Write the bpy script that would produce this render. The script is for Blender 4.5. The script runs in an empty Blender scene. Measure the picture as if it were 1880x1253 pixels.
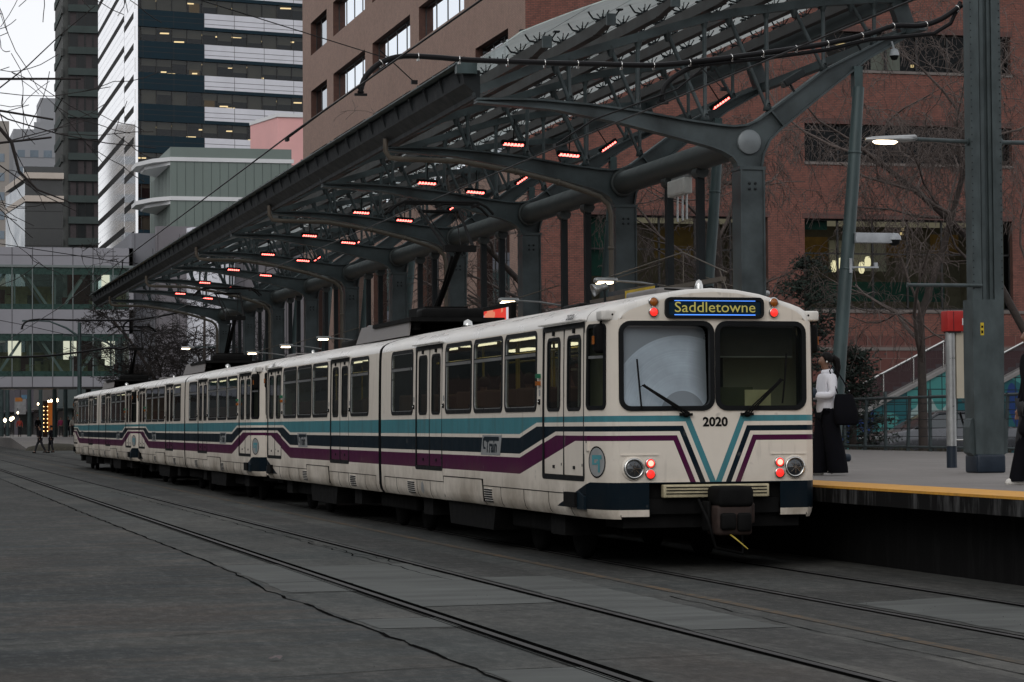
import bpy, bmesh, math, random
from math import sin, cos, pi, radians, sqrt
from mathutils import Vector, Matrix, noise as mnoise
random.seed(7)
S = bpy.context.scene
COL = S.collection
# ------------------------------------------------------------ camera
cam = bpy.data.cameras.new('camera'); co = bpy.data.objects.new('camera', cam); COL.objects.link(co)
cam.lens = 85; cam.sensor_width = 36; cam.sensor_fit = 'HORIZONTAL'; cam.clip_start = .3; cam.clip_end = 5000
TH, ROLL, PIT, CH = radians(14.7), .007, radians(1.9785), 1.57
F_ = Vector((sin(TH)*cos(PIT), cos(TH)*cos(PIT), sin(PIT))); R_ = Vector((cos(TH), -sin(TH), 0)); U_ = R_.cross(F_)
R2 = R_*cos(ROLL)-U_*sin(ROLL); U2 = U_*cos(ROLL)+R_*sin(ROLL)
mx = Matrix((R2, U2, -F_)).transposed().to_4x4(); mx.translation = Vector((0, 0, CH)); co.matrix_world = mx
S.camera = co
# ------------------------------------------------------------ world, sun, exposure
W = bpy.data.worlds.new('World'); S.world = W; W.use_nodes = True
wn = W.node_tree; wn.nodes.clear()
sky = wn.nodes.new('ShaderNodeTexSky'); sky.sky_type = 'NISHITA'; sky.sun_disc = False
SE, SR = radians(32), radians(215)
sky.sun_elevation = SE; sky.sun_rotation = SR; sky.air_density = 1; sky.dust_density = 1; sky.ozone_density = 1
hs = wn.nodes.new('ShaderNodeHueSaturation'); hs.inputs['Saturation'].default_value = .22
wn.links.new(sky.outputs[0], hs.inputs['Color'])
bg = wn.nodes.new('ShaderNodeBackground'); bg.inputs[1].default_value = .15
wo = wn.nodes.new('ShaderNodeOutputWorld')
ov = wn.nodes.new('ShaderNodeMix'); ov.data_type = 'RGBA'; ov.inputs[0].default_value = .6; ov.inputs[7].default_value = (9.6, 9.6, 9.9, 1)
wn.links.new(hs.outputs[0], ov.inputs[6]); wn.links.new(ov.outputs[2], bg.inputs[0]); wn.links.new(bg.outputs[0], wo.inputs[0])
sl = bpy.data.lights.new('sun', 'SUN'); sl.energy = .6; sl.angle = radians(25); sl.color = (1, .95, .88)
so = bpy.data.objects.new('sun', sl); COL.objects.link(so)
sd = Vector((sin(SR)*cos(SE), cos(SR)*cos(SE), sin(SE)))
so.rotation_euler = sd.to_track_quat('Z', 'Y').to_euler()
S.view_settings.view_transform = 'Standard'; S.view_settings.look = 'None'; S.view_settings.exposure = -.35; S.view_settings.gamma = 1
S.render.engine = 'CYCLES'; S.cycles.max_bounces = 6; S.cycles.transparent_max_bounces = 12
# ------------------------------------------------------------ node helpers
def sock(x): return x.s if isinstance(x, X) else x
class X:
    nt = None
    def __init__(s, so_): s.s = so_
    @staticmethod
    def op(o, *a):
        n = X.nt.nodes.new('ShaderNodeMath'); n.operation = o
        for i, v in enumerate(a):
            if isinstance(v, X): X.nt.links.new(v.s, n.inputs[i])
            else: n.inputs[i].default_value = v
        return X(n.outputs[0])
    def __add__(s, o): return X.op('ADD', s, o)
    def __radd__(s, o): return X.op('ADD', o, s)
    def __sub__(s, o): return X.op('SUBTRACT', s, o)
    def __rsub__(s, o): return X.op('SUBTRACT', o, s)
    def __mul__(s, o): return X.op('MULTIPLY', s, o)
    def __rmul__(s, o): return X.op('MULTIPLY', o, s)
    def __truediv__(s, o): return X.op('DIVIDE', s, o)
    def __gt__(s, o): return X.op('GREATER_THAN', s, o)
    def __lt__(s, o): return X.op('LESS_THAN', s, o)
    def abs(s): return X.op('ABSOLUTE', s)
    def max(s, o): return X.op('MAXIMUM', s, o)
    def min(s, o): return X.op('MINIMUM', s, o)
def coords(space='Object'):
    n = X.nt.nodes.new('ShaderNodeTexCoord'); m = X.nt.nodes.new('ShaderNodeSeparateXYZ')
    X.nt.links.new(n.outputs[space], m.inputs[0])
    return n.outputs[space], X(m.outputs[0]), X(m.outputs[1]), X(m.outputs[2])
def noise(vec, scale, detail=4, rough=.55, sc=None):
    if sc:
        mp = X.nt.nodes.new('ShaderNodeMapping'); mp.inputs['Scale'].default_value = sc
        X.nt.links.new(vec, mp.inputs[0]); vec = mp.outputs[0]
    n = X.nt.nodes.new('ShaderNodeTexNoise'); n.inputs['Scale'].default_value = scale; n.inputs['Detail'].default_value = detail
    n.inputs['Roughness'].default_value = rough
    X.nt.links.new(vec, n.inputs['Vector']); return X(n.outputs[0])
def ramp(x, a, b, lo=0., hi=1.):
    n = X.nt.nodes.new('ShaderNodeMapRange'); n.inputs[1].default_value = a; n.inputs[2].default_value = b
    n.inputs[3].default_value = lo; n.inputs[4].default_value = hi
    X.nt.links.new(x.s, n.inputs[0]); return X(n.outputs[0])
def mixc(f, a, b, mode='MIX'):
    n = X.nt.nodes.new('ShaderNodeMix'); n.data_type = 'RGBA'; n.blend_type = mode
    for k, v in ((0, f), (6, a), (7, b)):
        if isinstance(v, X): X.nt.links.new(v.s, n.inputs[k])
        elif k == 0: n.inputs[0].default_value = v
        else: n.inputs[k].default_value = (*v, 1)
    return X(n.outputs[2])
def newmat(name):
    m = bpy.data.materials.new(name); m.use_nodes = True; X.nt = m.node_tree
    return m, m.node_tree.nodes['Principled BSDF']
def setp(b, col=None, rough=None, metal=None, spec=None, coat=None, bump=None, bs=.3, bd=.01):
    for k, v in (('Base Color', col), ('Roughness', rough), ('Metallic', metal), ('Specular IOR Level', spec), ('Coat Weight', coat)):
        if v is None: continue
        if isinstance(v, X): X.nt.links.new(v.s, b.inputs[k])
        elif k == 'Base Color': b.inputs[k].default_value = (*v, 1)
        else: b.inputs[k].default_value = v
    if bump is not None:
        n = X.nt.nodes.new('ShaderNodeBump'); n.inputs['Strength'].default_value = bs; n.inputs['Distance'].default_value = bd
        X.nt.links.new(bump.s, n.inputs['Height']); X.nt.links.new(n.outputs[0], b.inputs['Normal'])
def sm(name, col, rough=.6, metal=0, var=.25, scale=3, sc=None, bs=.0, spec=.4, detail=5):
    """plain surface with mottling: var = relative amount"""
    m, b = newmat(name)
    v, x, y, z = coords()
    n = noise(v, scale, detail, .6, sc)
    d = tuple(c*(1-var) for c in col); l = tuple(min(1, c*(1+var)) for c in col)
    c = mixc(ramp(n, .3, .7), d, l)
    setp(b, c, ramp(n, .3, .7, max(.05, rough-.1), min(1, rough+.1)), metal, spec, bump=n if bs else None, bs=bs)
    return m
def emi(name, col, st):
    m, b = newmat(name); setp(b, (.02, .02, .02), .4)
    b.inputs['Emission Color'].default_value = (*col, 1); b.inputs['Emission Strength'].default_value = st
    return m
def schlick(nt, ior=1.5, k=1.):
    lw = nt.nodes.new('ShaderNodeLayerWeight'); lw.inputs[0].default_value = .5; f0 = ((ior-1)/(ior+1))**2
    return ((X.op('POWER', X(lw.outputs['Facing']), 4.5)*(1-f0)+f0)*k).min(.97)
def glass(name, tint, rough=.02, refl=1., ior=1.5, opaque=0., dark=(.01, .012, .012)):
    """thin pane: tinted see-through + fresnel mirror"""
    m = bpy.data.materials.new(name); m.use_nodes = True; nt = m.node_tree; nt.nodes.clear(); X.nt = nt
    o = nt.nodes.new('ShaderNodeOutputMaterial'); t = nt.nodes.new('ShaderNodeBsdfTransparent'); t.inputs[0].default_value = (*tint, 1)
    g = nt.nodes.new('ShaderNodeBsdfGlossy'); g.inputs['Roughness'].default_value = rough; g.inputs[0].default_value = (.9, .95, 1, 1)
    mm = nt.nodes.new('ShaderNodeMixShader'); f = schlick(nt, ior, refl)
    body = t
    if opaque:
        df = nt.nodes.new('ShaderNodeBsdfDiffuse'); df.inputs[0].default_value = (*dark, 1)
        m2 = nt.nodes.new('ShaderNodeMixShader'); m2.inputs[0].default_value = opaque
        nt.links.new(t.outputs[0], m2.inputs[1]); nt.links.new(df.outputs[0], m2.inputs[2]); body = m2
    nt.links.new(f.s, mm.inputs[0]); nt.links.new(body.outputs[0], mm.inputs[1]); nt.links.new(g.outputs[0], mm.inputs[2])
    nt.links.new(mm.outputs[0], o.inputs[0]); return m
# ------------------------------------------------------------ mesh builder
class MB:
    def __init__(s): s.v = []; s.f = []; s.m = []; s.sm = []
    def add(s, vs, fs, m=0, smooth=False):
        o = len(s.v); s.v += [tuple(p) for p in vs]
        for f in fs: s.f.append([i+o for i in f]); s.m.append(m); s.sm.append(smooth)
    def quad(s, a, b, c, d, m=0): s.add([a, b, c, d], [(0, 1, 2, 3)], m)
    def box(s, x0, y0, z0, x1, y1, z1, m=0):
        s.add([(x0, y0, z0), (x1, y0, z0), (x1, y1, z0), (x0, y1, z0), (x0, y0, z1), (x1, y0, z1), (x1, y1, z1), (x0, y1, z1)],
              [(3, 2, 1, 0), (4, 5, 6, 7), (0, 1, 5, 4), (1, 2, 6, 5), (2, 3, 7, 6), (3, 0, 4, 7)], m)
    def cbox(s, cx, cy, cz, w, d, h, m=0): s.box(cx-w/2, cy-d/2, cz-h/2, cx+w/2, cy+d/2, cz+h/2, m)
    def bevbox(s, x0, y0, z0, x1, y1, z1, b, m=0):
        bm = bmesh.new(); bmesh.ops.create_cube(bm, size=1)
        for v in bm.verts: v.co = Vector(((x0+x1)/2+v.co.x*(x1-x0), (y0+y1)/2+v.co.y*(y1-y0), (z0+z1)/2+v.co.z*(z1-z0)))
        bmesh.ops.bevel(bm, geom=bm.edges[:], offset=b, segments=3, affect='EDGES', profile=.5)
        bm.verts.index_update(); s.add([v.co for v in bm.verts], [[v.index for v in f.verts] for f in bm.faces], m, True); bm.free()
    def beam(s, p, q, w, h, m=0, up=(0, 0, 1)):
        p, q = Vector(p), Vector(q); d = (q-p).normalized(); up = Vector(up)
        if abs(d.dot(up)) > .98: up = Vector((0, 1, 0))
        a = d.cross(up).normalized()*w/2; b = a.cross(d).normalized()*h/2
        s.add([p-a-b, p+a-b, p+a+b, p-a+b, q-a-b, q+a-b, q+a+b, q-a+b],
              [(0, 1, 2, 3), (7, 6, 5, 4), (0, 4, 5, 1), (1, 5, 6, 2), (2, 6, 7, 3), (3, 7, 4, 0)], m)
    def tube(s, pts, r, n=8, m=0, caps=True):
        pts = [Vector(p) for p in pts]; rs = r if isinstance(r, (list, tuple)) else [r]*len(pts)
        vs = []; pa = None
        for i, p in enumerate(pts):
            d = (pts[min(i+1, len(pts)-1)]-pts[max(i-1, 0)])
            if d.length < 1e-9: d = Vector((0, 0, 1))
            d.normalize()
            if pa is None:
                u = Vector((0, 0, 1)) if abs(d.z) < .9 else Vector((1, 0, 0)); pa = d.cross(u).normalized()
            else:
                pa = (pa-d*pa.dot(d)); pa = pa.normalized() if pa.length > 1e-6 else d.orthogonal().normalized()
            b = d.cross(pa)
            vs += [p+(pa*cos(2*pi*k/n)+b*sin(2*pi*k/n))*rs[i] for k in range(n)]
        fs = [(i*n+k, i*n+(k+1) % n, (i+1)*n+(k+1) % n, (i+1)*n+k) for i in range(len(pts)-1) for k in range(n)]
        s.add(vs, fs, m, True)
        if caps and n > 3: s.add(vs[:n], [tuple(range(n))[::-1]], m); s.add(vs[-n:], [tuple(range(n))], m)
    def lathe(s, prof, c, ax=(0, 0, 1), n=16, m=0):
        """prof: (r, h) along axis ax from c"""
        c = Vector(c); ax = Vector(ax).normalized(); a = ax.orthogonal().normalized(); b = ax.cross(a); vs = []
        for r, h in prof: vs += [c+ax*h+(a*cos(2*pi*k/n)+b*sin(2*pi*k/n))*max(r, 1e-4) for k in range(n)]
        s.add(vs, [(i*n+k, i*n+(k+1) % n, (i+1)*n+(k+1) % n, (i+1)*n+k) for i in range(len(prof)-1) for k in range(n)], m, True)
    def prism(s, pts, ext, m=0, caps=True):
        pts = [Vector(p) for p in pts]; e = Vector(ext); n = len(pts)
        s.add(pts+[p+e for p in pts], [(i, (i+1) % n, n+(i+1) % n, n+i) for i in range(n)]+([tuple(range(n))[::-1], tuple(range(n, 2*n))] if caps else []), m)
    def sheet(s, us, vs, holes, fn, m=0, smooth=False):
        us = sorted(set([round(u, 4) for u in us]+[round(h[k], 4) for h in holes for k in (0, 1)]))
        vs = sorted(set([round(v, 4) for v in vs]+[round(h[k], 4) for h in holes for k in (2, 3)]))
        P = [fn(u, v) for v in vs for u in us]; n = len(us); fs = []
        for j in range(len(vs)-1):
            for i in range(n-1):
                cu, cv = (us[i]+us[i+1])/2, (vs[j]+vs[j+1])/2
                if any(h[0] < cu < h[1] and h[2] < cv < h[3] for h in holes): continue
                fs.append((j*n+i, j*n+i+1, (j+1)*n+i+1, (j+1)*n+i))
        s.add(P, fs, m, smooth)
    def ring(s, u0, u1, v0, v1, t, r, fn, d0, d1, m=0, k=5):
        """rounded-rectangle frame of width t, from depth d0 to d1, fn(u,v,d)"""
        o = rrect(u0, u1, v0, v1, r, k); i = rrect(u0+t, u1-t, v0+t, v1-t, max(.01, r-t), k); n = len(o)
        V = [fn(u, v, d0) for u, v in o]+[fn(u, v, d1) for u, v in o]+[fn(u, v, d1) for u, v in i]+[fn(u, v, d0) for u, v in i]
        s.add(V, [(a*n+j, a*n+(j+1) % n, (a+1)*n+(j+1) % n, (a+1)*n+j) for a in range(3) for j in range(n)], m)
    def rpane(s, u0, u1, v0, v1, r, fn, d, m=0):
        o = rrect(u0, u1, v0, v1, r, 4); s.add([fn(u, v, d) for u, v in o], [tuple(range(len(o)))], m)
    def build(s, name, mats, parent=None, label=None):
        me = bpy.data.meshes.new(name); me.from_pydata(s.v, [], s.f)
        for q in (mats if isinstance(mats, (list, tuple)) else [mats]): me.materials.append(q)
        me.polygons.foreach_set('material_index', s.m); me.polygons.foreach_set('use_smooth', s.sm); me.update()
        o = bpy.data.objects.new(name, me); COL.objects.link(o)
        if parent: o.parent = parent
        if label: o['label'] = label
        return o
def rrect(u0, u1, v0, v1, r, k=5):
    out = []
    for cx, cy, a in ((u1-r, v1-r, 0), (u0+r, v1-r, 90), (u0+r, v0+r, 180), (u1-r, v0+r, 270)):
        for j in range(k+1): t = radians(a+90*j/k); out.append((cx+r*cos(t), cy+r*sin(t)))
    return out
def tag(o, label, cat, group=None):
    o['label'] = label; o['category'] = cat
    if group: o['group'] = group
    return o
def empty(name, loc, rz=0):
    o = bpy.data.objects.new(name, None); COL.objects.link(o); o.location = loc; o.rotation_euler = (0, 0, rz); o.empty_display_size = .3
    return o
def thing(name, label, cat, loc=(0, 0, 0), rz=0, group=None): return tag(empty(name, loc, rz), label, cat, group)
def struct(o): o['kind'] = 'structure'; return o
def copy_tree(o, parent=None, skip=()):
    c = o.copy(); COL.objects.link(c); c.parent = parent
    for ch in list(o.children):
        if ch.name.split('.')[0] not in skip: copy_tree(ch, c, skip)
    return c
def text_mesh(txt, size, fn, shear=0, extr=0, bold=0, sx=1):
    """flat lettering as MB, centred; fn(u,v)->xyz"""
    cu = bpy.data.curves.new('t', 'FONT'); cu.body = txt; cu.size = size; cu.align_x = 'CENTER'; cu.align_y = 'CENTER'; cu.shear = shear; cu.offset = bold; cu.resolution_u = 3
    o = bpy.data.objects.new('t', cu); COL.objects.link(o)
    me = bpy.data.meshes.new_from_object(o.evaluated_get(bpy.context.evaluated_depsgraph_get()))
    b = MB(); b.add([fn(v.co.x*sx, v.co.y) for v in me.vertices], [list(p.vertices) for p in me.polygons])
    bpy.data.objects.remove(o); bpy.data.curves.remove(cu); bpy.data.meshes.remove(me); return b
def ordn(i):
    L = ['first', 'second', 'third', 'fourth', 'fifth', 'sixth', 'seventh', 'eighth', 'ninth', 'tenth', 'eleventh', 'twelfth']
    return L[i] if i < 12 else '%dth' % (i+1)
# ------------------------------------------------------------ common materials
WHITE = (.73, .67, .585); TEAL = (.055, .22, .255); NAVY = (.0035, .012, .020); PURP = (.075, .008, .048)
def livery(name, front):
    m, b = newmat(name); v, x, y, z = coords()
    if front:
        t = (1.655-z).min((x.abs()*.705-(z-.95)*.29)/.762)
        bands = [((t > 0)*(t < .065), TEAL), ((t > .11)*(t < .168), NAVY), ((t > .212)*(t < .27), PURP)]
    else:
        s_ = (y.abs()-8.34).max(0.)*.173
        tb = (1.455+s_).min(1.59); n1 = (1.41+s_).min(1.545); n0 = (1.22+s_).min(1.487); p1 = (1.175+s_).min(1.443); p0 = (.98+s_).min(1.385)
        bands = [((z < 1.655)*(z > tb), TEAL), ((z < n1)*(z > n0), NAVY), ((z < p1)*(z > p0), PURP)]
    vec = v
    nvy = bands[1][0]+bands[2][0]
    n1_ = noise(vec, 1.3, 6, .65); n2 = noise(vec, 7., 5, .6, (1, 1, .12)); n3 = noise(vec, 30, 3)
    c = mixc(ramp(n1_, .3, .75), WHITE, tuple(a*.86 for a in WHITE))
    for f, colr in bands: c = mixc(f, c, mixc(ramp(n2, .35, .7), colr, tuple(a*.72+.008 for a in colr)))
    nav = (z > .648)*(z < .94)
    if not front: nav = nav*(z < (.94-(11.22-y.abs())*.225))
    c = mixc(nav, c, (.003, .009, .015))
    dirt = ramp(z, .5, 1.15, 1., 0.)*ramp(n1_, .35, .65)*.75
    c = mixc(dirt*(1-nav*.93), c, (.17, .13, .085))
    c = mixc(ramp(n2, .58, .78)*.4*(1-nav*.9)*(1-nvy*.8), c, (.12, .10, .08))
    c = mixc(ramp(noise(vec, 5, 2), .70, .76)*.35, c, (.16, .15, .14))
    setp(b, c, ramp(n1_, .3, .7, .32, .5), 0, ramp(z, .95, 1.0, .06, .22)*(1-nvy*.8), bump=n1_+n3*.05, bs=.12, bd=.02)
    return m
m_side = livery('side_livery', False); m_front = livery('front_livery', True)
m_roof = sm('roof_paint', (.62, .60, .56), .32, 0, .14, 1.5, (3, 1, 1), spec=.55)
m_rub = sm('rubber', (.007, .008, .009), .55, 0, .2, 9, spec=.12)
m_blk = sm('black_metal', (.006, .006, .006), .7, 0, .4, 6, spec=.08)
m_alu = sm('aluminium', (.36, .37, .37), .35, .7, .15, 8)
m_chr = sm('chrome', (.6, .6, .58), .18, 1, .1, 8)
m_tglass = glass('train_window_glass', (.50, .53, .47), .03, .8, 1.5, .12, (.035, .045, .042))
m_int = sm('interior_panel', (.30, .30, .22), .6, 0, .1, 2)
m_seat = sm('seat_cloth', (.085, .05, .042), .9, 0, .2, 9)
m_intl = emi('interior_light', (1, .90, .64), 3.2)
m_ypole = sm('yellow_pole', (.5, .38, .05), .4)
m_red = emi('red_lamp', (1, .03, .02), 1.3); m_redhot = emi('red_lamp_bright', (1, .30, .22), 3.5)
m_amb = sm('amber_lens', (.30, .09, .012), .25, 0, .2, 20)
m_lens = sm('headlamp_glass', (.07, .075, .08), .1, .6, .3, 20)
m_signblue = emi('sign_tube_blue', (.08, .28, 1), 2.0); m_signtxt = emi('sign_lettering', (.55, .48, .10), .75)
m_signbg = sm('sign_backing', (.006, .02, .035), .5, spec=.08)
m_navydecal = sm('navy_decal', (.004, .012, .019), .5, spec=.15); m_greydecal = sm('grey_decal', (.26, .27, .27), .5, 0, .1, 8)
m_tealdecal = sm('teal_decal', (.06, .22, .25), .4); m_grnind = sm('green_lens', (.01, .12, .06), .3)
m_steel = sm('canopy_steel', (.050, .064, .068), .45, .15, .5, 1.3, spec=.45, detail=8)
m_steel2 = sm('purlin_steel', (.042, .035, .034), .6, 0, .3, 2)
m_pipe = sm('tie_pipe_steel', (.045, .05, .05), .55, .2, .35, 3)
m_dark = sm('dark_steel', (.016, .019, .021), .6, 0, .3, 4, spec=.2)
m_grn = sm('green_painted_steel', (.045, .068, .070), .45, .2, .35, 3, (1, 1, .3))
m_wire = sm('cable_black', (.007, .007, .008), .5, spec=.15)
m_conc = sm('concrete', (.20, .195, .19), .85, 0, .2, .9)
m_heat = emi('heater_element', (1, .12, .10), 9); m_lamp = emi('lamp_lit', (1, .78, .52), 9)
# ============================================================ GROUND
def ground_mat():
    m, b = newmat('ground_concrete'); v, x, y, z = coords()
    a = noise(v, .22, 6, .6); c_ = noise(v, 1.1, 8, .68, (.35, 1.6, 1)); f = noise(v, 14, 6, .7)
    base = mixc(ramp(a, .35, .65), (.070, .080, .078), (.115, .112, .102))
    asp = mixc(ramp(c_, .40, .62), (.038, .048, .050), (.105, .096, .085))
    asp = mixc(ramp(noise(v, .5, 5, .7), .53, .60), asp, (.058, .060, .054))
    c = mixc((x < 3.72), base, asp)
    # darker asphalt filler between the two tracks and slab-to-slab differences
    c = mixc(((x > 6.1)*(x < 6.75))*.55, c, (.045, .043, .041))
    vo = X.nt.nodes.new('ShaderNodeTexWhiteNoise'); vo.noise_dimensions = '2D'
    cb = X.nt.nodes.new('ShaderNodeCombineXYZ')
    X.nt.links.new(X.op('FLOOR', (y+x*.08)/3.1).s, cb.inputs[0]); X.nt.links.new(X.op('FLOOR', x/1.49).s, cb.inputs[1]); X.nt.links.new(cb.outputs[0], vo.inputs[0])
    c = mixc(ramp(X(vo.outputs[0]), 0, 1, 0, .5), c, (.028, .029, .028))
    c = mixc(ramp(f, .62, .75, 0, .4), c, (.03, .03, .03)); c = mixc(ramp(f, .25, .36, .35, 0), c, (.12, .115, .105))
    c = mixc(ramp(noise(v, .9, 4, .6, (1, .12, 1)), .58, .72, 0, .45), c, (.035, .035, .034))
    c = mixc(((x > 7.3)*(x < 10.2))*ramp(noise(v, .6, 4), .3, .7, .25, .6), c, (.022, .021, .019))
    nw = noise(v, .9, 9, .72, (1.2, .6, 1))
    def blob(cx, cy, rx, ry, k=.55):
        d = X.op('SQRT', ((x-cx)/rx)*((x-cx)/rx)+((y-cy)/ry)*((y-cy)/ry))+(nw-.5)*1.9
        return ramp(d, .55, 1.15, k, 0.)
    for cx, cy, rx, ry, k in ((.2, 12.2, 2.6, 1.5, .8), (-.5, 17.0, 2.6, .9, .6), (1.5, 24.5, 2.0, 2.5, .45), (3.0, 10.6, 1.2, 1.0, .5), (-1, 21, 2, 1.2, .5)): c = mixc(blob(cx, cy, rx, ry, k), c, (.013, .019, .022))
    for cx, cy, rx, ry, k in ((1.6, 13.3, 1.6, .7, .6), (.2, 15.6, 1.4, .6, .5), (2.2, 20.5, 1.3, 1.2, .5), (5.2, 14.0, .6, 2.5, .5), (0, 29, 2, 2, .4)): c = mixc(blob(cx, cy, rx, ry, k), c, (.066, .052, .043))
    for cx, cy, rx, ry, k in ((2.6, 12.2, .9, .8, .5), (1.2, 17.9, 1.6, .5, .6), (2.9, 16.2, .8, 1.0, .5), (5.2, 24, .7, 4, .4)): c = mixc(blob(cx, cy, rx, ry, k), c, (.078, .082, .076))
    gr1 = noise(v, 9, 10, .8, (1, .45, 1)); gr2 = noise(v, 45, 6, .8, (1, .4, 1)); c = mixc(ramp(gr1, .38, .52, .38, 0), c, (.024, .027, .027)); c = mixc(ramp(gr1, .50, .66, 0, .45), c, (.150, .150, .140)); c = mixc(ramp(gr2, .52, .66, 0, .35), c, (.015, .015, .015))
    st_ = noise(v, 1.0, 10, .72, (1.6, .5, 1)); c = mixc(ramp(st_, .42, .60, .35, 0), c, (.022, .024, .024)); c = mixc(ramp(st_, .60, .74, 0, .35), c, (.105, .102, .093))
    setp(b, c, ramp(c_, .3, .7, .75, .95), 0, .12, bump=f+c_*.6, bs=.5, bd=.02)
    return m
m_gr = ground_mat()
g = MB(); g.sheet([-900, -60, -6, 0, 3, 7, 12, 24, 60, 900], [-300, -20, 0, 10, 20, 40, 80, 160, 320, 900, 2500], [], lambda u, v: (u, v, -.004))
struct(g.build('ground', m_gr))
# rails with flangeways
m_rail = sm('rail_steel', (.040, .039, .038), .6, 0, .5, 2, spec=.15); m_gap = sm('flangeway', (.003, .003, .003), .95, spec=.0)
for cx in (5.18, 8.74):
    r = MB()
    for sx in (-1, 1):
        X0 = cx+sx*.7175
        for k in range(60):
            a, b2 = 4+k*8, 12+k*8
            r.box(X0-.030, a, -.02, X0+.030, b2, .004, 0)
            i0 = X0-sx*.030; i1 = i0-sx*(.075 if cx < 6 and sx < 0 else .05)
            r.quad((i0, a, .0015), (i1, a, .0015), (i1, b2, .0015), (i0, b2, .0015), 1)
            i0 = X0+sx*.030; i1 = i0+sx*.03
            r.quad((i0, a, .0015), (i1, a, .0015), (i1, b2, .0015), (i0, b2, .0015), 1)
            if cx < 6 and sx < 0:
                for dx in (.07, .105): r.quad((X0-dx, a, .0016), (X0-dx-.012, a, .0016), (X0-dx-.012, b2, .0016), (X0-dx, b2, .0016), 1)
    struct(r.build('tram_rails', [m_rail, m_gap]))
def wob(pts, w, z, amp, step, seed, b, m=0):
    rnd = random.Random(seed); out = []
    for (x0, y0), (x1, y1) in zip(pts[:-1], pts[1:]):
        n = max(1, int(math.hypot(x1-x0, y1-y0)/step))
        for i in range(n): t = i/n; out.append((x0+(x1-x0)*t+rnd.gauss(0, amp), y0+(y1-y0)*t+rnd.gauss(0, amp)))
    out.append(pts[-1])
    for (x0, y0), (x1, y1) in zip(out[:-1], out[1:]):
        d = Vector((x1-x0, y1-y0)); d = d.normalized() if d.length else Vector((1, 0)); ww = w*rnd.uniform(.35, 1.3)/2; nx, ny = -d.y*ww, d.x*ww
        b.quad((x0+nx, y0+ny, z), (x0-nx, y0-ny, z), (x1-nx, y1-ny, z), (x1+nx, y1+ny, z), m)
m_crack = sm('crack_fill', (.007, .007, .007), .95, spec=.0)
cr = MB()
wob([(3.72, 8), (3.70, 17), (3.62, 23), (3.72, 27), (3.66, 45), (3.7, 120)], .034, .0009, .014, .35, 1, cr)
wob([(5.6, 24), (5.62, 33), (5.55, 60)], .018, .0005, .02, .3, 2, cr); wob([(5.75, 27), (5.68, 31.5), (5.72, 36)], .014, .0006, .04, .3, 3, cr)
wob([(6.9, 12), (6.85, 17.5), (6.98, 21)], .014, .0005, .015, .3, 21, cr)
for i, y in enumerate([12.2, 15.1, 18.3, 19.4, 22.6, 24.2, 27.5, 31, 34.4, 38, 43, 50, 58, 70]):
    wob([(3.72, y-.05), (4.46, y)], .022, .0007, .006, .2, 30+i, cr)
    if i % 2: wob([(4.55, y+.4), (5.8, y+.5)], .010, .0006, .006, .2, 60+i, cr)
    if i % 3 == 1: wob([(6.8, y+1), (8.0, y+1.05)], .010, .0006, .006, .2, 90+i, cr)
for i in range(34):
    x, y = random.uniform(-1, 3.5), random.uniform(12, 55); wob([(x, y), (x+random.uniform(.2, .7), y+random.uniform(-.15, .15))], .016, .0007, .012, .1, 120+i, cr)
wob([(-1, 12.6), (3.7, 13.4)], .014, .0006, .012, .3, 152, cr); wob([(-2, 21.5), (3.7, 22.8)], .012, .0006, .015, .3, 153, cr)
wob([(.2, 17.6), (3.7, 18.9)], .010, .0006, .02, .4, 150, cr); wob([(-.5, 14.3), (3.7, 15.4)], .010, .0006, .02, .4, 151, cr)
struct(cr.build('pavement_cracks', m_crack))
def patch(pts, z, b, amp=.03, step=.25, seed=0, m=0):
    rnd = random.Random(seed); out = []
    for (x0, y0), (x1, y1) in zip(pts, pts[1:]+pts[:1]):
        n = max(1, int(math.hypot(x1-x0, y1-y0)/step))
        for i in range(n): t = i/n; out.append((x0+(x1-x0)*t+rnd.gauss(0, amp), y0+(y1-y0)*t+rnd.gauss(0, amp), z))
    b.add(out, [tuple(range(len(out)))], m)
m_pdark = sm('asphalt_patch', (.021, .024, .025), .9, 0, .75, 1.6, (.5, 2.2, 1), bs=.5, spec=.2, detail=9); m_plite = sm('pale_concrete_slab', (.073, .078, .074), .85, 0, .4, 1.4, (.5, 2, 1), bs=.4, spec=.25, detail=9); m_pbrn = sm('brown_asphalt_patch', (.042, .035, .030), .9, 0, .65, 1.5, (.5, 2.2, 1), bs=.4, spec=.2, detail=9)
pb = MB()
for i, (pts, mt, z) in enumerate([([(3.75, 12.3), (4.42, 12.3), (4.42, 15.1), (3.75, 15.1)], 1, .0002), ([(3.75, 18.4), (4.42, 18.4), (4.42, 19.35), (3.75, 19.35)], 1, .0002), ([(3.75, 22.7), (4.42, 22.7), (4.42, 27.4), (3.75, 27.4)], 1, .0002),
    ([(4.56, 20.5), (5.8, 20.6), (5.8, 27), (4.56, 26.8)], 1, .0002), ([(5.98, 17.5), (6.75, 17.5), (6.75, 24.2), (5.98, 24.2)], 1, .0003), ([(8.2, 14.5), (9.3, 15), (9.3, 20), (8.2, 19.6)], 1, .0002)]):
    patch(pts, z, pb, .012 if mt == 1 else .07, .25, i, mt)
struct(pb.build('pavement_patches', [m_pdark, m_plite, m_pbrn]))
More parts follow.
